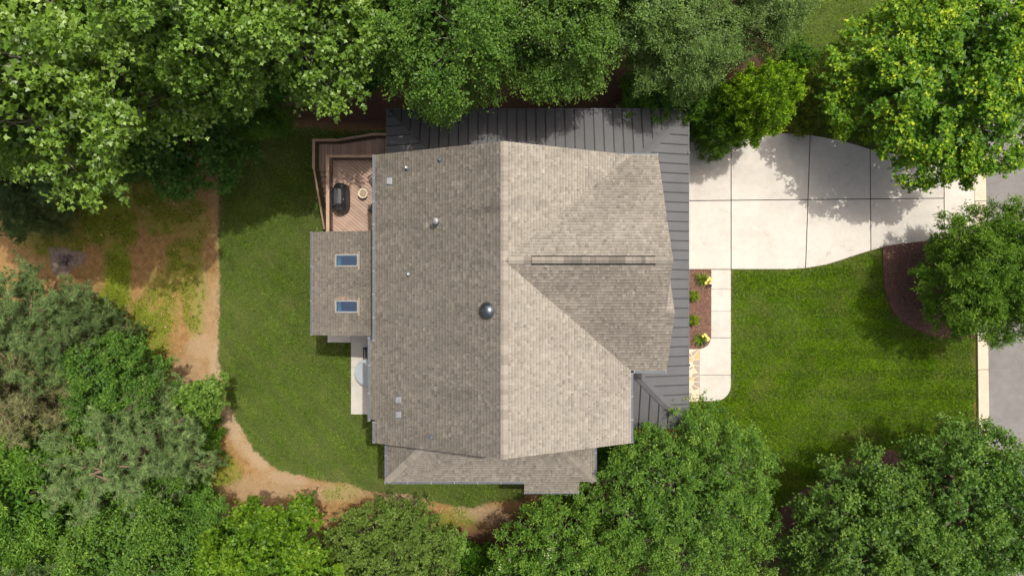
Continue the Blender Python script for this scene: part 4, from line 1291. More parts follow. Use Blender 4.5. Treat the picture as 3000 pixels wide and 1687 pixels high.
for i in range(len(prof)):
    j = (i + 1) % len(prof)
    for k in range(n):
        k2 = (k + 1) % n
        fs.append((i*n+k, i*n+k2, j*n+k2, j*n+k))
MB().add(vs, fs).build('table_top', M['table'], tb)
MB().tube([(0, 0, 0.3), (0, 0, 0.674)], 0.036, 12).build('umbrella_sleeve', M['black_metal'], tb)
for k in range(4):
    a = math.pi / 4 + k * math.pi / 2
    MB().tube([(0.55 * math.cos(a), 0.55 * math.sin(a), 0.0), (0.45 * math.cos(a), 0.45 * math.sin(a), 0.3), (0.6 * math.cos(a), 0.6 * math.sin(a), 0.674)], 0.02, 8).build('leg', M['black_metal'], tb)

# ------------------------------------------------------------------ front bed: lilies, lamps
M['strap'] = leafmat('daylily_leaf', [(0.0, (0.05, 0.085, 0.015)), (0.5, (0.13, 0.17, 0.03)), (1.0, (0.30, 0.29, 0.07))], tf=0.3)
def lily(px, py, rad, label, seed, fl_dir, nf):
    r = random.Random(seed)
    x, y = W(px, py, 0.25)
    e = empty('daylily', (x, y, 0.04))
    tag(e, label, 'daylily', 'daylilies in the front bed')
    V, F, A = [], [], []
    for i in range(110):
        a = r.uniform(0, 2 * math.pi)
        L = rad * r.uniform(0.55, 1.15)
        h = r.uniform(0.25, 0.5)
        w = r.uniform(0.009, 0.016)
        col_ = r.uniform(0, 1)
        ox, oy = r.uniform(-.05, .05), r.uniform(-.05, .05)
        b = len(V)
        tw = r.uniform(-0.35, 0.35)
        for k in range(5):
            t = k / 4
            aa = a + tw * t
            q = (ox + L * t * math.cos(aa), oy + L * t * math.sin(aa), h * math.sin(min(t * 2.2, 2.6)) * (1 if t < 0.7 else 0.75))
            ww = w * (1 - t ** 2 * 0.9)
            V.append((q[0] - ww * math.sin(aa), q[1] + ww * math.cos(aa), q[2]))
            V.append((q[0] + ww * math.sin(aa), q[1] - ww * math.cos(aa), q[2]))
            A += [col_, col_]
        for k in range(4):
            F.append((b + 2*k, b + 2*k + 1, b + 2*k + 3, b + 2*k + 2))
    me = npmesh('leaves', np.array(V), [i for f in F for i in f], [4] * len(F), {'v': A})
    link('leaves', me, e, M['strap'])
    for i in range(nf):
        a = fl_dir + r.uniform(-0.9, 0.9)
        d = rad * r.uniform(0.45, 0.95)
        cx, cy, cz = d * math.cos(a), d * math.sin(a), 0.5 + r.uniform(-0.08, 0.08)
        fm = MB()
        for k in range(6):
            t = k * math.pi / 3 + r.random() * 0.2
            fm.add([(cx, cy, cz - 0.03), (cx + 0.045 * math.cos(t - 0.4), cy + 0.045 * math.sin(t - 0.4), cz + 0.01), (cx + 0.085 * math.cos(t), cy + 0.085 * math.sin(t), cz + 0.015), (cx + 0.045 * math.cos(t + 0.4), cy + 0.045 * math.sin(t + 0.4), cz + 0.01)], [(0,1,2,3)])
        f = fm.build('flower', M['petal'], e)
        MB().tube([(0, 0, 0), (cx * 0.6, cy * 0.6, cz * 0.75), (cx, cy, cz - 0.03)], 0.005, 4).build('stalk', M['strap'], e)
lily(2057, 818, 0.46, 'yellow-flowering daylily clump at the driveway end of the front bed', 21, -0.6, 8)
lily(2052, 994, 0.46, 'yellow-flowering daylily clump at the flagstone end of the front bed', 22, 0.75, 6)
for px, py, lab in ((2081, 836, 'dark blue path lamp beside the daylily nearest the driveway'), (2064, 1006, 'dark blue path lamp at the rounded bed corner near the flagstones')):
    x, y = W(px, py, 0.5)
    e = empty('path_lamp', (x, y, 0.04))
    tag(e, lab, 'lamp', 'path lamps in the front bed')
    MB().tube([(0, 0, -0.1), (0, 0, 0.42)], 0.012, 8).build('stake', M['lamp'], e)
    MB().lathe([(0.03, 0.36), (0.034, 0.43)], 0, 0, 12).build('lens', M['pvc'], e)
    MB().lathe([(0.092, 0.43), (0.095, 0.44), (0.07, 0.475), (0.035, 0.50), (0.014, 0.51), (0.014, 0.535), (0.004, 0.54)], 0, 0, 24).build('lamp_hat', M['lamp'], e, True)

# low weeds and moss tufts on the dirt
rw = np.random.default_rng(77)
idx = np.where((moss > 0.25) & (grass < 0.3) & (np.abs(fx) < 30) & (np.abs(fy) < 18))[0]
kk = rw.choice(idx, 40000, p=moss[idx] / moss[idx].sum())
x, y = fx[kk] + rw.uniform(-.15, .15, len(kk)), fy[kk] + rw.uniform(-.15, .15, len(kk))
keep = fbm(x, y, 0.5, 41) > 0.47
x, y = x[keep], y[keep]
n = len(x)
az, L = rw.uniform(0, 6.28, n), rw.uniform(0.03, 0.07, n)
co = np.empty((n, 3, 3))
for i, (a, b, h) in enumerate(((-0.3, -0.5, 0), (-0.3, 0.5, 0), (1, 0, 0.5))):
    co[:, i, 0] = x + L * (a * np.cos(az) - b * np.sin(az))
    co[:, i, 1] = y + L * (a * np.sin(az) + b * np.cos(az))
    co[:, i, 2] = gz(x, y) + 0.012 + h * L
M['weed'] = grassmat('moss_and_weed', [(0.3, (0.07, 0.10, 0.006)), (0.5, (0.145, 0.19, 0.012)), (0.7, (0.23, 0.27, 0.025))], (0.25, 0.2, 0.06))
o = link('ground_weeds', npmesh('ground_weeds', co.reshape(-1, 3), np.arange(n * 3), np.full(n, 3), {'v': np.repeat(rw.uniform(0, 1, n), 3), 'dry': np.zeros(n * 3)}), None, M['weed'])
tag(o, 'patches of moss and low weeds on the bare dirt', 'weeds', kind='stuff')

# burnt-out fire spot on the dirt
x, y = G(192, 760)
fp = MB()
V, F = [], []
n = 40
rr = random.Random(4)
for i, (r_, h) in enumerate(((0.0, 0.02), (0.25, 0.06), (0.5, 0.05), (0.85, 0.03), (1.15, -0.03))):
    for k in range(n):
        t = 2 * math.pi * k / n
        q = r_ * (1 + (0.2 * math.sin(3 * t + 1) + rr.uniform(-.12, .12)) * (r_ > 0.3))
        V.append((q * math.cos(t), q * 0.75 * math.sin(t), h + rr.uniform(-.01, .01)))
for i in range(4):
    for k in range(n):
        k2 = (k + 1) % n
        F.append((i*n+k, (i+1)*n+k, (i+1)*n+k2, i*n+k2))
fo = empty('fire_spot', (x, y, ZB))
tag(fo, 'round burnt patch of ash and charred wood on the shaded dirt', 'fire pit')
M['ash_pale'] = plain('pale_ash_and_soil', (0.10, 0.07, 0.05), (0.23, 0.175, 0.135), 5, 0.95, bmp=0.4)
fp.add(V, F).build('ash', M['ash_pale'], fo, True)
V2 = [(x_ * 0.42, y_ * 0.42, z_ * 0.3 + 0.055) for x_, y_, z_ in V]
MB().add(V2, F).build('char', M['ash'], fo, True)
for k in range(5):
    a = rr.uniform(0, 6.28)
    px_, py_ = rr.uniform(-.3, .3), rr.uniform(-.25, .25)
    MB().tube([(px_, py_, 0.06), (px_ + 0.3 * math.cos(a), py_ + 0.3 * math.sin(a), 0.10)], [0.03, 0.02], 7).build('charred_stick', M['black_metal'], fo)

# fallen leaves and twigs on the bare dirt
r = np.random.default_rng(31)
n = 5200
pts = [G(a, b) for a, b in zip(r.uniform(0, 1450, 700), r.uniform(480, 1560, 700))]
P = np.array(pts)
k = r.integers(0, len(P), n)
x = P[k, 0] + r.normal(0, 0.5, n)
y = P[k, 1] + r.normal(0, 0.5, n)
ok = (sdist(lawn_back, x, y) < -0.1) & (x < 1)
x, y = x[ok], y[ok]
n = len(x)
az, L = r.uniform(0, 6.28, n), r.uniform(0.02, 0.055, n) * np.where(r.uniform(0, 1, n) < 0.04, 2.2, 1)
co = np.empty((n, 4, 3))
for i, (a, b) in enumerate(((-1, 0), (0, -0.55), (1, 0), (0, 0.55))):
    co[:, i, 0] = x + L * (a * np.cos(az) - b * np.sin(az))
    co[:, i, 1] = y + L * (a * np.sin(az) + b * np.cos(az))
    co[:, i, 2] = gz(x, y) + 0.03 + 0.4 * L * r.uniform(0, 1, n)
M['litter'] = plain('fallen_leaf', (0.16, 0.09, 0.045), (0.36, 0.25, 0.13), 9, 0.9, vary=0.5)
o = link('leaf_litter', npmesh('leaf_litter', co.reshape(-1, 3), np.arange(n * 4), np.full(n, 4), {'c': np.repeat(r.uniform(0, 1, n), 4)}), None, M['litter'])
tag(o, 'scattered fallen leaves and bits on the bare dirt', 'leaf litter', kind='stuff')

# ------------------------------------------------------------------ trees and shrubs
def unit(a):
    return a / np.maximum(np.linalg.norm(a, axis=-1, keepdims=True), 1e-9)
def leaf_mesh(name, P, D, Nn, S, V, shape='oval', wid=0.55):
    D = unit(D)
    Sd = unit(np.cross(Nn, D))
    U = np.cross(D, Sd)
    s = S[:, None]
    n = len(P)
    if shape == 'needle':
        co = np.stack([P + Sd * s * wid, P - Sd * s * wid, P + D * s], 1)
        return npmesh(name, co.reshape(-1, 3), np.arange(n * 3), np.full(n, 3), {'v': np.repeat(V, 3)})
    if shape == 'oval':
        co = np.stack([P, P + D * s * 0.45 + Sd * s * wid * 0.5 + U * s * 0.10, P + D * s, P + D * s * 0.45 - Sd * s * wid * 0.5 + U * s * 0.10], 1)
        t = np.array([0, 2, 1, 0, 3, 2])
    else:                                    # lobed: five points like maple, gum and tulip leaves
        co = np.stack([P, P + D * s * 0.35 + Sd * s * wid * 0.62 + U * s * 0.06, P + D * s * 0.5 + Sd * s * wid * 0.24,
                       P + D * s, P + D * s * 0.5 - Sd * s * wid * 0.24, P + D * s * 0.35 - Sd * s * wid * 0.62 + U * s * 0.06], 1)
        t = np.array([0, 2, 1, 0, 3, 2, 0, 4, 3, 0, 5, 4])
    m = co.shape[1]
    f = (np.arange(n)[:, None] * m + t[None]).ravel()
    return npmesh(name, co.reshape(-1, 3), f, np.full(len(f) // 3, 3), {'v': np.repeat(V, m)})

def fib(n, zlo):
    i = np.arange(n) + 0.5
    z = zlo + (1 - zlo) * (1 - i / n)
    a = i * 2.399963
    q = np.sqrt(np.maximum(0, 1 - z * z))
    return np.stack([q * np.cos(a), q * np.sin(a), z], 1)

def broadleaf(name, seed, H, Rxy, Rz, ncl, twigs, per, rc, leaf, shape, wid, mat, bark='bark', zlo=-0.45, lump=0.16, inner=0.3, up=0.35, droop=0.15, tilt=0.5,
              tipcol=0.25, nl=9, trunk_r=0.16, jit=0.1, flowers=None, twig_r=0.014, fill=0.17, lobes=0, lobe_r=0.36):
    r = np.random.default_rng(seed)
    zc = H - Rz
    C = np.array([0, 0, zc])
    d = fib(ncl, zlo)
    d = unit(d + r.normal(0, 0.10, d.shape))
    az, el = np.arctan2(d[:, 1], d[:, 0]), d[:, 2]
    p1, p2, p3 = r.uniform(0, 6.28, 3)
    mod = 1 + lump * np.sin(3 * az + p1 + 2 * el) + lump * 0.7 * np.sin(5 * az + p2 - 3 * el) + lump * 0.6 * np.sin(7 * el + 2 * az + p3)
    f = np.where(r.uniform(0, 1, ncl) < inner, r.uniform(0.4, 0.8, ncl), r.uniform(0.8, 1.02, ncl))
    cc = C + d * np.array([Rxy, Rxy, Rz]) * (mod * f)[:, None]
    if lobes:                                # billowing crown: clumps sit on the domes of a few boughs
        lb = unit(fib(lobes, zlo) + r.normal(0, 0.12, (lobes, 3)))
        lm = r.uniform(0.58, 0.80, lobes)
        lr = lobe_r * r.uniform(0.75, 1.2, lobes)
        li = r.integers(0, lobes, ncl)
        ldr = unit(lb[li] * 0.7 + np.array([0, 0, 0.35]) + r.normal(0, 0.62, (ncl, 3)))
        cc = C + (lb[li] * lm[li][:, None] + ldr * (lr[li] * np.where(r.uniform(0, 1, ncl) < 0.2, 0.6, 1.0))[:, None]) * np.array([Rxy, Rxy, Rz])
        d = unit((cc - C) / np.array([Rxy, Rxy, Rz]))
    cc[:, 2] = np.maximum(cc[:, 2], 0.25 * min(1, H / 3))
    # skeleton
    sk = MB()
    lean = r.normal(0, 0.02 * H, 2)
    top = np.array([lean[0], lean[1], zc + 0.35 * Rz])
    tr = [np.array([0, 0, -0.4]), np.array([lean[0] * 0.2, lean[1] * 0.25, zc * 0.4]), np.array([lean[0] * 0.7, lean[1] * 0.6, zc * 0.8]), top]
    sk.tube(tr, [trunk_r * 1.25, trunk_r, trunk_r * 0.75, trunk_r * 0.3], 8)
    ld_ = unit(fib(nl, -0.2) + r.normal(0, 0.12, (nl, 3)))
    own = np.argmax(d @ ld_.T, 1)
    for i in range(nl):
        mem = np.where(own == i)[0]
        if not len(mem): continue
        end = C + (cc[mem].mean(0) - C) * 0.85
        t0 = 0.35 + 0.5 * max(0, ld_[i, 2])
        st = np.array([lean[0] * t0, lean[1] * t0, max(0.1, zc * 0.55 + (zc * 0.55) * t0 * 0.6)])
        if st[2] > end[2] - 0.2: st[2] = max(0.1, end[2] - 0.35 * Rz)
        mid = st * 0.5 + end * 0.5 + np.array([0, 0, -0.08 * Rz]) + r.normal(0, 0.06 * Rxy, 3)
        sk.tube([st, mid, end], [trunk_r * 0.5, trunk_r * 0.34, trunk_r * 0.18], 6)
        for m in mem:
            t = r.uniform(0.35, 0.95)
            s0 = (1 - t) ** 2 * st + 2 * t * (1 - t) * mid + t * t * end
            md = s0 * 0.45 + cc[m] * 0.55 + r.normal(0, 0.06, 3) * Rxy * 0.5
            sk.tube([s0, md, s0 * 0.12 + cc[m] * 0.88], [twig_r * 1.8, twig_r * 1.2, twig_r * 0.6], 3, cap=False)
    # leaves in sprays along twigs
    nt = ncl * twigs
    base = np.repeat(cc, twigs, 0)
    out = np.repeat(unit((cc - C) / np.array([Rxy, Rxy, Rz])), twigs, 0)
    td = unit(out * 0.75 + np.array([0, 0, up]) + r.normal(0, 0.62, (nt, 3)))
    tl = rc * r.uniform(0.55, 1.15, nt)
    cv = np.repeat(r.normal(0, 0.10, ncl), twigs)
    n = nt * per
    td_, tl_, base_ = np.repeat(td, per, 0), np.repeat(tl, per), np.repeat(base, per, 0)
    t = r.uniform(0.12, 1.0, n) ** 0.8
    P = base_ + td_ * (tl_ * t)[:, None] + r.normal(0, jit * rc, (n, 3))
    P[:, 2] -= droop * rc * t * t
    side = r.normal(0, 1, (n, 3))
    D = unit(td_ * 0.6 + unit(side) * 0.8 - np.array([0, 0, 0.25]))
    Nn = unit(np.array([0, 0, 1.0]) + r.normal(0, tilt * 0.75, (n, 3)) + td_ * 0.3)
    S = leaf * r.uniform(0.65, 1.25, n)
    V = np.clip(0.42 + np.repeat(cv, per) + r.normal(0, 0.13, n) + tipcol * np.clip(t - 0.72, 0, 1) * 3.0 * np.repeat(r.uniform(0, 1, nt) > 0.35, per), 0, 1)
    nf_ = int(n * fill)
    if nf_:
        ci = r.integers(0, ncl, nf_)
        FPs = C + (cc[ci] - C) * r.uniform(0.5, 0.92, nf_)[:, None] + r.normal(0, 0.4 * rc, (nf_, 3))
        P = np.concatenate([P, FPs])
        D = np.concatenate([D, unit(r.normal(0, 1, (nf_, 3)) * np.array([1, 1, 0.4]))])
        Nn = np.concatenate([Nn, unit(np.array([0, 0, 1.0]) + r.normal(0, 0.35, (nf_, 3)))])
        S = np.concatenate([S, leaf * r.uniform(1.5, 2.3, nf_)])
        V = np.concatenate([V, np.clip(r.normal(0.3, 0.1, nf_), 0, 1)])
    ok = P[:, 2] > 0.03
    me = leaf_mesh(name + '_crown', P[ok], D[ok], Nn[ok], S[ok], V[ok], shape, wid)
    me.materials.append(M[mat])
    tm = sk.mesh(name + '_trunk', True)
    tm.materials.append(M[bark])
    pr = dict(crown=me, trunk=tm, H=H, R=Rxy + 0.6 * rc, zc=zc, Rz=Rz)
    if flowers:
        nf = flowers
        idx = r.choice(np.where(ok & (Nn[:, 2] > 0.3) & (P[:, 2] > zc + 0.1 * Rz))[0], nf)
        FP = np.repeat(P[idx], 26, 0) + r.normal(0, 0.055, (nf * 26, 3)) + np.array([0, 0, 0.06])
        q = len(FP)
        fm = leaf_mesh(name + '_blossom', FP, unit(r.normal(0, 1, (q, 3))), unit(r.normal(0, 1, (q, 3)) + np.array([0, 0, 1.0])), np.full(q, 0.055), np.full(q, .5), 'oval', 0.9)
        fm.materials.append(M['white_petal'])
        pr['blossom'] = fm
    return pr

def pine(name, seed, H, Rxy, mat, dens=1.0, base=0.5):
    r = np.random.default_rng(seed)
    sk = MB()
    sk.tube([(0, 0, -0.4), (0.1, 0.05, H * 0.4), (0.15, -0.1, H * 0.75), (0.1, 0, H)], [0.24, 0.19, 0.12, 0.03], 8)
    tips, dirs = [], []
    nw = 13
    for w in range(nw):
        hz = base + (1 - base) * (w + 0.3) / nw
        L = Rxy * (0.35 + 0.75 * math.sin(math.pi * min(1, (1.02 - hz) / (1 - base) * 0.62 + 0.08)))
        for k in range(5 if w < nw - 2 else 3):
            a = k * 6.283 / 5 + w * 1.9 + r.uniform(-.35, .35)
            ll = L * r.uniform(0.65, 1.1)
            z0 = H * hz + r.uniform(-.2, .2)
            e = np.array([math.cos(a) * ll, math.sin(a) * ll, z0 + ll * r.uniform(0.12, 0.4)])
            s = np.array([0.1, 0, z0])
            m = (s + e) / 2 + np.array([0, 0, -0.1 * ll])
            sk.tube([s, m, e], [0.045, 0.03, 0.012], 5, cap=False)
            nb = int(13 * dens * (0.5 + 0.6 * ll / Rxy)) + 5
            for b in range(nb):
                t = r.uniform(0.3 if w < nw - 4 else 0.0, 1.0) ** 0.8
                p = (1 - t) ** 2 * s + 2 * t * (1 - t) * m + t * t * e
                bd = unit(np.array([math.cos(a), math.sin(a), 0.35]) * 0.55 + r.normal(0, 0.65, 3) + np.array([0, 0, 0.3]))
                bl = ll * r.uniform(0.12, 0.32)
                q = p + bd * bl
                sk.tube([p, q], [0.012, 0.006], 3, cap=False)
                for u in range(3):
                    tips.append(p + bd * bl * (0.5 + 0.25 * u) + r.normal(0, 0.09, 3))
                    dirs.append(unit(bd + r.normal(0, 0.45, 3) + np.array([0, 0, 0.25])))
    T, Dd = np.array(tips), np.array(dirs)
    per = 34
    n = len(T) * per
    D = unit(np.repeat(Dd, per, 0) * 0.55 + unit(r.normal(0, 1, (n, 3))))
    P = np.repeat(T, per, 0) + np.repeat(Dd, per, 0) * r.uniform(-0.10, 0.08, n)[:, None]
    V = np.clip(np.repeat(r.normal(0.5, 0.16, len(T)), per) + r.normal(0, 0.12, n), 0, 1)
    me = leaf_mesh(name + '_crown', P, D, unit(r.normal(0, 1, (n, 3))), r.uniform(0.15, 0.27, n), V, 'needle', 0.062)
    me.materials.append(M[mat])
    tm = sk.mesh(name + '_trunk', True)
    tm.materials.append(M['pine_bark'])
    return dict(crown=me, trunk=tm, H=H, R=Rxy, zc=H * (base + 0.62 * (1 - base)), Rz=H * 0.25)

M['poplar'] = leafmat('tulip_poplar_leaf', [(0.1, (0.055, 0.11, 0.012)), (0.5, (0.135, 0.21, 0.028)), (0.75, (0.22, 0.31, 0.06)), (1.0, (0.42, 0.48, 0.18))], tf=0.27, rough=0.4, spec=0.8, sat=(1.06, 1.24, 0.98))
M['elm'] = leafmat('elm_leaf', [(0.1, (0.035, 0.068, 0.014)), (0.5, (0.082, 0.13, 0.03)), (0.95, (0.19, 0.235, 0.07))], tf=0.25, rough=0.42, spec=0.5)
M['greyoak'] = leafmat('grey_oak_leaf', [(0.1, (0.045, 0.068, 0.022)), (0.5, (0.10, 0.13, 0.05)), (0.95, (0.20, 0.225, 0.105))], tf=0.22, rough=0.42, spec=0.5)
M['maple'] = leafmat('maple_leaf', [(0.1, (0.03, 0.072, 0.008)), (0.45, (0.085, 0.16, 0.012)), (0.75, (0.22, 0.285, 0.02)), (1.0, (0.42, 0.40, 0.035))], tf=0.3, rough=0.5, sat=(1.04, 1.22, 0.75))
M['under'] = leafmat('dogwood_leaf', [(0.1, (0.025, 0.062, 0.016)), (0.5, (0.06, 0.115, 0.028)), (0.95, (0.13, 0.19, 0.055))], tf=0.25)
M['pine'] = leafmat('pine_needle', [(0.0, (0.05, 0.068, 0.03)), (0.5, (0.115, 0.142, 0.062)), (1.0, (0.21, 0.23, 0.105))], trans=(0.2, 0.25, 0.06), tf=0.25, rough=0.5, sat=(1.3, 1.7, 1.25))
M['brownpine'] = leafmat('browning_pine_needle', [(0.0, (0.07, 0.07, 0.035)), (0.5, (0.15, 0.14, 0.072)), (1.0, (0.25, 0.22, 0.12))], trans=(0.25, 0.2, 0.06), tf=0.25, rough=0.5, sat=(1.25, 1.4, 1.1))
M['willow'] = leafmat('willow_oak_leaf', [(0.1, (0.04, 0.078, 0.015)), (0.5, (0.105, 0.165, 0.026)), (1.0, (0.24, 0.285, 0.07))], tf=0.27, rough=0.42)
M['oak'] = leafmat('oak_leaf', [(0.1, (0.03, 0.065, 0.012)), (0.5, (0.078, 0.138, 0.024)), (1.0, (0.19, 0.24, 0.05))], tf=0.27, rough=0.45, sat=(1.0, 1.22, 0.85))
M['crape'] = leafmat('crape_myrtle_leaf', [(0.05, (0.045, 0.085, 0.018)), (0.5, (0.125, 0.18, 0.035)), (0.85, (0.25, 0.285, 0.06)), (1.0, (0.42, 0.36, 0.09))], tf=0.27, rough=0.42, sat=(0.80, 1.2, 0.72))
M['gum'] = leafmat('sweetgum_leaf', [(0.1, (0.045, 0.10, 0.008)), (0.5, (0.115, 0.205, 0.013)), (1.0, (0.25, 0.32, 0.03))], tf=0.32, rough=0.45, sat=(1.0, 1.12, 0.95))
M['hedge'] = leafmat('privet_leaf', [(0.1, (0.075, 0.115, 0.025)), (0.5, (0.155, 0.21, 0.052)), (1.0, (0.28, 0.32, 0.12))], tf=0.25, rough=0.42, sat=(0.95, 1.1, 0.8))
M['holly'] = leafmat('golden_holly_leaf', [(0.1, (0.045, 0.11, 0.006)), (0.45, (0.135, 0.27, 0.010)), (0.75, (0.25, 0.42, 0.014)), (1.0, (0.38, 0.52, 0.025))], tf=0.28, rough=0.4, sat=(1, 1, 1))
M['laurel'] = leafmat('laurel_leaf', [(0.1, (0.025, 0.058, 0.01)), (0.5, (0.06, 0.11, 0.016)), (1.0, (0.12, 0.19, 0.03))], tf=0.22, rough=0.38)
M['nandina'] = leafmat('bronze_shrub_leaf', [(0.1, (0.035, 0.065, 0.012)), (0.5, (0.09, 0.12, 0.02)), (0.9, (0.27, 0.17, 0.04)), (1.0, (0.36, 0.20, 0.05))], tf=0.25)
M['box'] = leafmat('lime_boxwood_leaf', [(0.1, (0.09, 0.15, 0.01)), (0.5, (0.25, 0.33, 0.025)), (1.0, (0.44, 0.48, 0.06))], tf=0.28, sat=(1, 1, 1))
M['sapling'] = leafmat('pale_green_sapling_leaf', [(0.1, (0.07, 0.115, 0.03)), (0.5, (0.15, 0.21, 0.06)), (1.0, (0.27, 0.32, 0.12))], tf=0.3)
M['beech'] = leafmat('beech_leaf', [(0.1, (0.04, 0.08, 0.018)), (0.5, (0.09, 0.15, 0.035)), (1.0, (0.19, 0.245, 0.07))], tf=0.27)
M['hickory'] = leafmat('hickory_leaf', [(0.1, (0.04, 0.09, 0.012)), (0.5, (0.105, 0.18, 0.022)), (1.0, (0.23, 0.285, 0.05))], tf=0.28, sat=(0.95, 1.12, 0.95))
M['dry'] = leafmat('dry_twiggy_leaf', [(0.1, (0.08, 0.07, 0.035)), (0.5, (0.15, 0.135, 0.065)), (1.0, (0.27, 0.235, 0.13))], tf=0.2)

PR = {}
PR['poplar_a'] = broadleaf('poplar_a', 1, 16, 4.2, 4.8, 290, 10, 12, 0.85, 0.165, 'lobed', 1.0, 'poplar', 'pale_bark', lump=0.18, inner=0.3, tilt=0.38, droop=0.4, twig_r=0.02, zlo=-0.75, lobes=24, lobe_r=0.34)
PR['poplar_b'] = broadleaf('poplar_b', 2, 16, 4.0, 5.0, 270, 10, 12, 0.9, 0.16, 'lobed', 0.95, 'poplar', 'pale_bark', lump=0.22, inner=0.3, tilt=0.4, droop=0.45, twig_r=0.02, zlo=-0.75, lobes=20, lobe_r=0.36)
PR['elm_a'] = broadleaf('elm_a', 3, 15, 3.9, 4.6, 380, 11, 15, 0.8, 0.115, 'oval', 0.7, 'elm', 'pale_bark', lump=0.2, inner=0.25, droop=0.6, tilt=0.5, twig_r=0.014, zlo=-0.75, lobes=24, lobe_r=0.34)
PR['elm_b'] = broadleaf('elm_b', 4, 13, 3.2, 3.8, 300, 11, 14, 0.75, 0.10, 'oval', 0.7, 'greyoak', 'pale_bark', lump=0.18, inner=0.25, droop=0.4, tilt=0.5, zlo=-0.7, lobes=18, lobe_r=0.36)
PR['maple'] = broadleaf('maple', 5, 9.5, 4.9, 3.8, 480, 10, 10, 0.62, 0.145, 'lobed', 1.0, 'maple', 'bark', lump=0.13, inner=0.2, tilt=0.4, tipcol=0.45, up=0.6, droop=0.05, zlo=-0.45, lobes=30, lobe_r=0.30)
PR['under'] = broadleaf('under', 6, 6, 2.6, 2.2, 150, 8, 10, 0.6, 0.15, 'lobed', 0.95, 'under', 'bark', inner=0.25, tilt=0.3, droop=0.15, lump=0.22, zlo=-0.5, lobes=12, lobe_r=0.40)
PR['pine'] = pine('pine', 7, 10, 3.0, 'pine', 1.5, 0.12)
PR['brownpine'] = pine('brownpine', 8, 9, 2.6, 'brownpine', 1.1, 0.15)
PR['willow'] = broadleaf('willow', 9, 7.4, 3.3, 3.2, 400, 12, 14, 0.52, 0.15, 'oval', 0.3, 'willow', 'bark', inner=0.25, tilt=0.5, zlo=-0.75, up=0.2, lump=0.09, twig_r=0.010)
PR['oak'] = broadleaf('oak', 10, 8.5, 3.9, 3.2, 300, 9, 12, 0.7, 0.14, 'lobed', 0.8, 'oak', 'bark', lump=0.24, inner=0.25, tilt=0.42, zlo=-0.5, lobes=20, lobe_r=0.34)
PR['crape'] = broadleaf('crape', 11, 6.3, 4.6, 3.0, 520, 11, 12, 0.5, 0.11, 'oval', 0.5, 'crape', 'bark', lump=0.07, inner=0.12, tilt=0.6, up=0.9, droop=-0.1, tipcol=0.2, zlo=-0.35, trunk_r=0.1, twig_r=0.008)
PR['crape_w'] = broadleaf('crape_w', 12, 5.0, 3.6, 2.5, 330, 11, 12, 0.5, 0.115, 'oval', 0.5, 'crape', 'bark', lump=0.07, inner=0.12, tilt=0.6, up=0.9, droop=-0.1, tipcol=0.33, zlo=-0.3, trunk_r=0.09, flowers=30, twig_r=0.008)
PR['gum'] = broadleaf('gum', 13, 7.5, 3.6, 3.0, 270, 9, 12, 0.64, 0.16, 'lobed', 1.05, 'gum', 'pale_bark', lump=0.14, inner=0.25, tilt=0.42, up=0.5, zlo=-0.4, twig_r=0.01, lobes=18, lobe_r=0.34)
PR['hedge'] = broadleaf('hedge', 14, 4.2, 3.2, 2.4, 520, 9, 12, 0.34, 0.10, 'oval', 0.5, 'hedge', 'bark', lump=0.05, inner=0.1, tilt=0.65, up=0.8, droop=0.0, zlo=-0.3, trunk_r=0.08, twig_r=0.006)
PR['holly'] = broadleaf('holly', 15, 4.6, 2.0, 2.2, 240, 10, 13, 0.34, 0.095, 'oval', 0.6, 'holly', 'bark', lump=0.025, inner=0.1, tilt=0.6, up=0.8, droop=0.0, tipcol=0.7, zlo=-0.8, trunk_r=0.08, twig_r=0.006)
PR['laurel'] = broadleaf('laurel', 16, 5.0, 2.4, 2.4, 190, 9, 12, 0.5, 0.15, 'oval', 0.36, 'laurel', 'bark', lump=0.14, inner=0.2, tilt=0.5, up=0.5, zlo=-0.8, trunk_r=0.08, twig_r=0.008)
PR['shrub'] = broadleaf('shrub', 17, 1.7, 1.0, 0.9, 80, 9, 11, 0.3, 0.10, 'oval', 0.5, 'laurel', 'bark', lump=0.14, inner=0.2, tilt=0.6, up=0.7, zlo=-0.6, trunk_r=0.03, nl=5, twig_r=0.005)
PR['nandina'] = broadleaf('nandina', 18, 1.6, 1.0, 0.85, 80, 9, 11, 0.32, 0.10, 'oval', 0.4, 'nandina', 'bark', lump=0.14, inner=0.2, tilt=0.6, up=0.7, zlo=-0.6, trunk_r=0.03, nl=5, twig_r=0.005, tipcol=0.35)
PR['box'] = broadleaf('box', 19, 0.62, 0.33, 0.32, 60, 8, 8, 0.11, 0.045, 'oval', 0.6, 'box', 'bark', lump=0.05, inner=0.2, tilt=0.7, up=0.8, zlo=-0.8, trunk_r=0.015, nl=4, twig_r=0.003, tipcol=0.3)
PR['sapling'] = broadleaf('sapling', 20, 4.6, 1.25, 1.4, 80, 8, 10, 0.42, 0.13, 'lobed', 0.95, 'sapling', 'bark', lump=0.2, inner=0.25, tilt=0.35, zlo=-0.5, trunk_r=0.05, nl=6, twig_r=0.006)
PR['beech'] = broadleaf('beech', 21, 9, 3.2, 3.2, 270, 10, 12, 0.68, 0.145, 'oval', 0.6, 'beech', 'pale_bark', lump=0.18, inner=0.25, tilt=0.4, droop=0.2, zlo=-0.5, twig_r=0.01, lobes=18, lobe_r=0.34)
PR['hickory'] = broadleaf('hickory', 22, 9, 3.2, 3.2, 240, 10, 11, 0.72, 0.2, 'oval', 0.38, 'hickory', 'bark', lump=0.18, inner=0.25, tilt=0.4, droop=0.25, zlo=-0.5, twig_r=0.01, lobes=18, lobe_r=0.34)
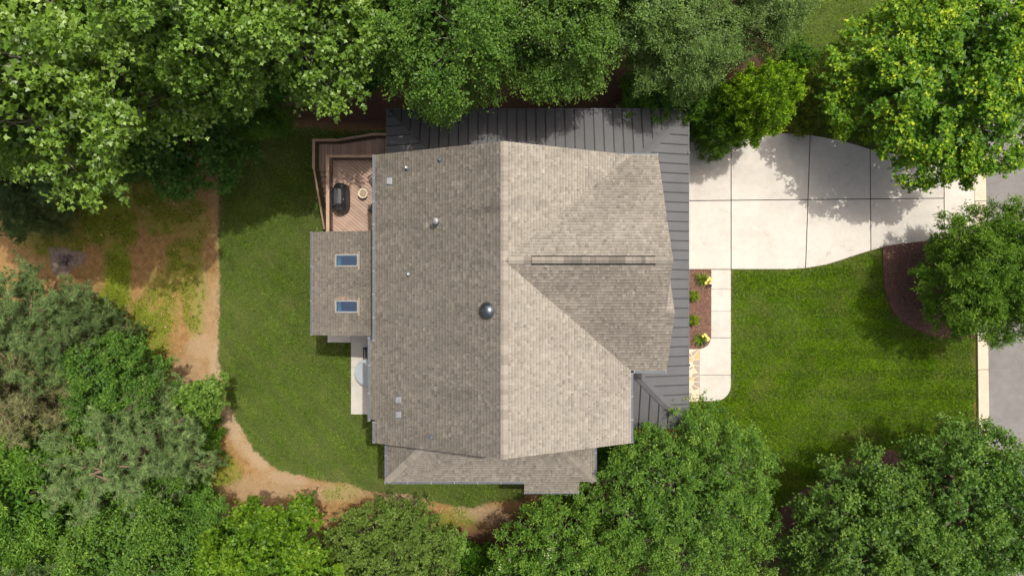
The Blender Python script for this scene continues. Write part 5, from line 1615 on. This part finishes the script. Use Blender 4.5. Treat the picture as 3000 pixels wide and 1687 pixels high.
PR['hydrangea'] = broadleaf('hydrangea', 23, 2.6, 0.95, 1.0, 60, 8, 9, 0.34, 0.12, 'oval', 0.6, 'hickory', 'bark', lump=0.12, inner=0.2, tilt=0.6, up=0.7, zlo=-0.5, trunk_r=0.03, nl=5, twig_r=0.006, flowers=16)
PR['dry'] = broadleaf('dry', 24, 1.7, 1.0, 0.9, 60, 9, 8, 0.32, 0.06, 'oval', 0.4, 'dry', 'pale_bark', lump=0.2, inner=0.3, tilt=0.8, up=0.7, zlo=-0.5, trunk_r=0.03, nl=6, twig_r=0.008)

def plant(kind, px, py, z, rpx, label, cat='tree', group=None, name=None, sq=1.0):
    """crown centre seen at pixel px, py at height z, crown radius rpx pixels; trunk stands on the ground below"""
    p = PR[kind]
    x, y = W(px, py, z)
    g = float(gz(x, y))
    rad = rpx * (CH - z) / 2000.0
    s = rad / p['R']
    szz = max(0.2, (z - g)) / p['zc']
    o = empty(name or (kind.split('_')[0] + '_tree'), (x, y, g - 0.03), R.uniform(0, 6.28))
    o.scale = (s, s * sq, szz)
    tag(o, label, cat, group)
    small = cat == 'shrub'
    link('stems' if small else 'trunk', p['trunk'], o)
    link('foliage' if small else 'crown', p['crown'], o)
    if 'blossom' in p: link('blossom', p['blossom'], o)
    return o
wood = 'trees of the wood around the house'
def stand(kind, x, y, z, rad, *a, **k):      # the same, from plan position
    f = 2000.0 / (CH - z)
    return plant(kind, 1500 + x * f, 843.5 - y * f, z, rad * 1.07 * f, *a, **k)
# top row, left to right
stand('poplar_a', -22.4, 8.9, 11.0, 4.7, 'pale glossy-leaved tulip poplar in the far top left corner', group=wood, name='poplar_tree')
stand('poplar_b', -16.8, 8.9, 11.0, 4.7, 'tall tulip poplar right of the corner one, above the dark dogwoods', group=wood, name='poplar_tree')
stand('poplar_a', -12.2, 11.3, 10.7, 4.0, 'tulip poplar at the top edge straight above the shaded back lawn', group=wood, name='poplar_tree')
stand('poplar_b', -7.9, 12.1, 9.6, 4.1, 'tulip poplar leaning over the deck and the left end of the metal roof', group=wood, name='poplar_tree')
stand('elm_a', -2.6, 11.2, 8.6, 3.7, 'fine-leaved tree drooping over the left half of the metal porch roof', group=wood, name='elm_tree')
stand('elm_a', 1.6, 11.7, 8.2, 3.4, 'fine-leaved tree overhanging the metal roof beside the dark gap', group=wood, name='elm_tree')
stand('elm_b', 5.4, 13.2, 7.6, 3.0, 'grey-green tree at the top edge above the dark gap of bare mulch', group=wood, name='elm_tree')
stand('elm_b', 7.6, 10.8, 6.6, 2.3, 'grey-green tree behind the dark laurel, left of the golden holly', group=wood, name='elm_tree')
stand('elm_b', 11.2, 12.6, 6.0, 2.1, 'grey-green tree at the top edge left of the side lawn', group=wood, name='elm_tree')
stand('under', -17.0, 7.9, 0.6, 2.7, 'dark green dogwood in shade at the lower edge of the top-left wood', group=wood, name='dogwood_tree')
stand('under', -20.3, 8.2, 1.0, 2.4, 'dark dogwood in the shade left of the other, under the poplars', group=wood, name='dogwood_tree')
stand('hickory', -13.4, 9.6, 1.4, 1.9, 'small yellow-green understorey tree between the dogwood and the deck', group=wood, name='understorey_tree')
stand('under', -9.8, 12.0, 3.0, 2.6, 'dark dogwood in the gap between the two poplars above the deck', group=wood, name='dogwood_tree')
stand('under', -4.9, 12.6, 2.5, 2.4, 'dark dogwood in the gap between the deck poplar and the fine-leaved tree', group=wood, name='dogwood_tree')
plant('pine', 0, 590, 1.8, 105, 'low pine at the left edge beside the fire spot, above the large pine', group=wood, name='pine_tree')
stand('pine', -25.6, 6.9, 2.2, 2.7, 'shaded pine at the left edge beside the fire spot dirt', group=wood, name='pine_tree')
stand('pine', -22.6, 8.6, 1.5, 2.3, 'shaded low pine between the left-edge pine and the dogwoods', group=wood, name='pine_tree')
plant('laurel', 1945, 270, 2.2, 150, 'dark shaded laurel thicket behind the wooden side landing', name='laurel_tree')
plant('laurel', 2055, 330, 2.4, 85, 'green laurel squeezed between the porch corner and the golden holly', name='laurel_tree')
plant('holly', 2205, 312, 4.2, 112, 'golden-tipped round holly beside the driveway by the porch corner', name='holly_tree')
plant('laurel', 2105, 385, 2.6, 80, 'low green laurel skirting the driveway under the golden holly', name='laurel_tree')
plant('nandina', 2345, 250, 0.9, 70, 'bronze-tinged shrub at the top of the row beside the side lawn', 'shrub', 'shrub row north of the driveway', 'bronze_shrub')
plant('nandina', 2360, 335, 0.8, 62, 'bronze-tinged shrub at the driveway end of the row', 'shrub', 'shrub row north of the driveway', 'bronze_shrub')
plant('shrub', 2325, 175, 1.0, 60, 'green shrub behind the bronze-tinged row, by the grey-green tree', 'shrub', 'shrub row north of the driveway', 'green_shrub')
plant('dry', 2155, 165, 2.2, 45, 'dead brown twiggy bush behind the golden holly', 'shrub', None, 'dead_bush')
plant('maple', 2765, 238, 5.2, 318, 'big yellow-tipped maple overhanging the driveway and the street', name='maple_tree')
plant('oak', 3040, 140, 4.5, 110, 'dark tree at the right edge behind the big maple', name='oak_tree')
plant('willow', 2918, 805, 4.3, 208, 'dark feathery willow oak standing in the mulch bed by the street', name='willow_oak')
# left side
plant('pine', 20, 1000, 2.6, 195, 'large blue-green pine at the left edge beside the sunny dirt', group=wood, name='pine_tree')
plant('pine', 225, 985, 1.8, 95, 'smaller blue-green pine nosing out beside the sunny mossy dirt', group=wood, name='pine_tree')
plant('brownpine', 60, 1175, 2.6, 165, 'browning thin pine at the left edge below the large pine', group=wood, name='pine_tree')
plant('oak', 350, 1115, 1.4, 155, 'glossy green oak between the pines on the left', group=wood, name='oak_tree')
plant('pine', 355, 1345, 2.6, 195, 'large grey-green pine in the middle of the lower left wood', group=wood, name='pine_tree')
plant('sapling', 600, 1165, 0.8, 60, 'pale green sapling at the edge of the back lawn', name='sapling')
plant('shrub', 590, 1285, -1.6, 65, 'dark green shrub below the pale sapling', 'shrub', 'shrubs along the dirt path', 'green_shrub')
plant('shrub', 545, 1400, -1.7, 80, 'dark green shrub at the dirt edge below the big pine', 'shrub', 'shrubs along the dirt path', 'green_shrub')
plant('hickory', 130, 1430, 2.8, 190, 'bright long-leaved hickory at the left edge below the pines', group=wood, name='hickory_tree')
plant('hickory', 60, 1600, 2.4, 170, 'shaded hickory in the lower left corner', group=wood, name='hickory_tree')
plant('beech', 400, 1590, 2.6, 200, 'grey-green beech at the bottom edge under the big pine', group=wood, name='beech_tree')
plant('beech', 585, 1575, 1.2, 130, 'darker beech at the bottom edge left of the sweetgum', group=wood, name='beech_tree')
plant('pine', 130, 1730, 3.4, 120, 'pine top poking up at the bottom left edge', group=wood, name='pine_tree')
plant('gum', 800, 1680, 3.0, 215, 'bright yellow-green sweetgum at the bottom edge beside the dirt path', name='sweetgum_tree')
plant('hedge', 1150, 1650, 0.2, 205, 'broad rounded privet bush at the bottom edge, dense and even', name='privet_bush')
plant('sapling', 1325, 1610, -0.2, 45, 'thin yellow-green sapling beside the privet bush', name='sapling')
plant('shrub', 1395, 1650, -0.8, 60, 'dark shrub in shade between the privet and the flowering myrtle', 'shrub', None, 'green_shrub')
# front, bottom
plant('crape', 2005, 1465, 3.2, 290, 'huge feathery crape myrtle covering the lower right corner of the house', name='crape_myrtle')
plant('crape_w', 1640, 1690, 2.6, 230, 'crape myrtle with a few cream blossoms at the bottom edge', name='crape_myrtle')
plant('hydrangea', 1702, 1462, 1.2, 52, 'cream-flowering hydrangea at the corner of the low shingle roof', 'shrub', None, 'hydrangea')
plant('shrub', 1790, 1350, 0.4, 75, 'dark shrub in the shade between low roof and huge crape myrtle', 'shrub', None, 'green_shrub')
plant('shrub', 1800, 1290, 0.9, 60, 'dark shrub under the corner of the metal porch roof', 'shrub', None, 'green_shrub')
plant('oak', 2530, 1560, 4.8, 240, 'broad oak standing in the red-brown mulch at the lower right', name='oak_tree')
plant('oak', 2810, 1450, 5.0, 235, 'oak spreading over the kerb and street at the lower right edge', name='oak_tree')
plant('oak', 2760, 1700, 4.0, 190, 'oak cut off by the bottom edge at the far right', name='oak_tree')
plant('oak', 2420, 1690, 2.5, 130, 'small oak cut off by the bottom edge beside the dry shrub', name='oak_tree')
plant('dry', 2250, 1680, 0.6, 55, 'dry twiggy shrub at the bottom edge beside the crape myrtle', 'shrub', None, 'dry_shrub')
plant('box', 2033, 867, 0.33, 17, 'round lime-green boxwood ball next to the driveway-end daylily', 'shrub', 'boxwood balls in the front bed', 'boxwood_ball')
plant('box', 2034, 938, 0.33, 17, 'round lime-green boxwood ball next to the flagstone-end daylily', 'shrub', 'boxwood balls in the front bed', 'boxwood_ball')
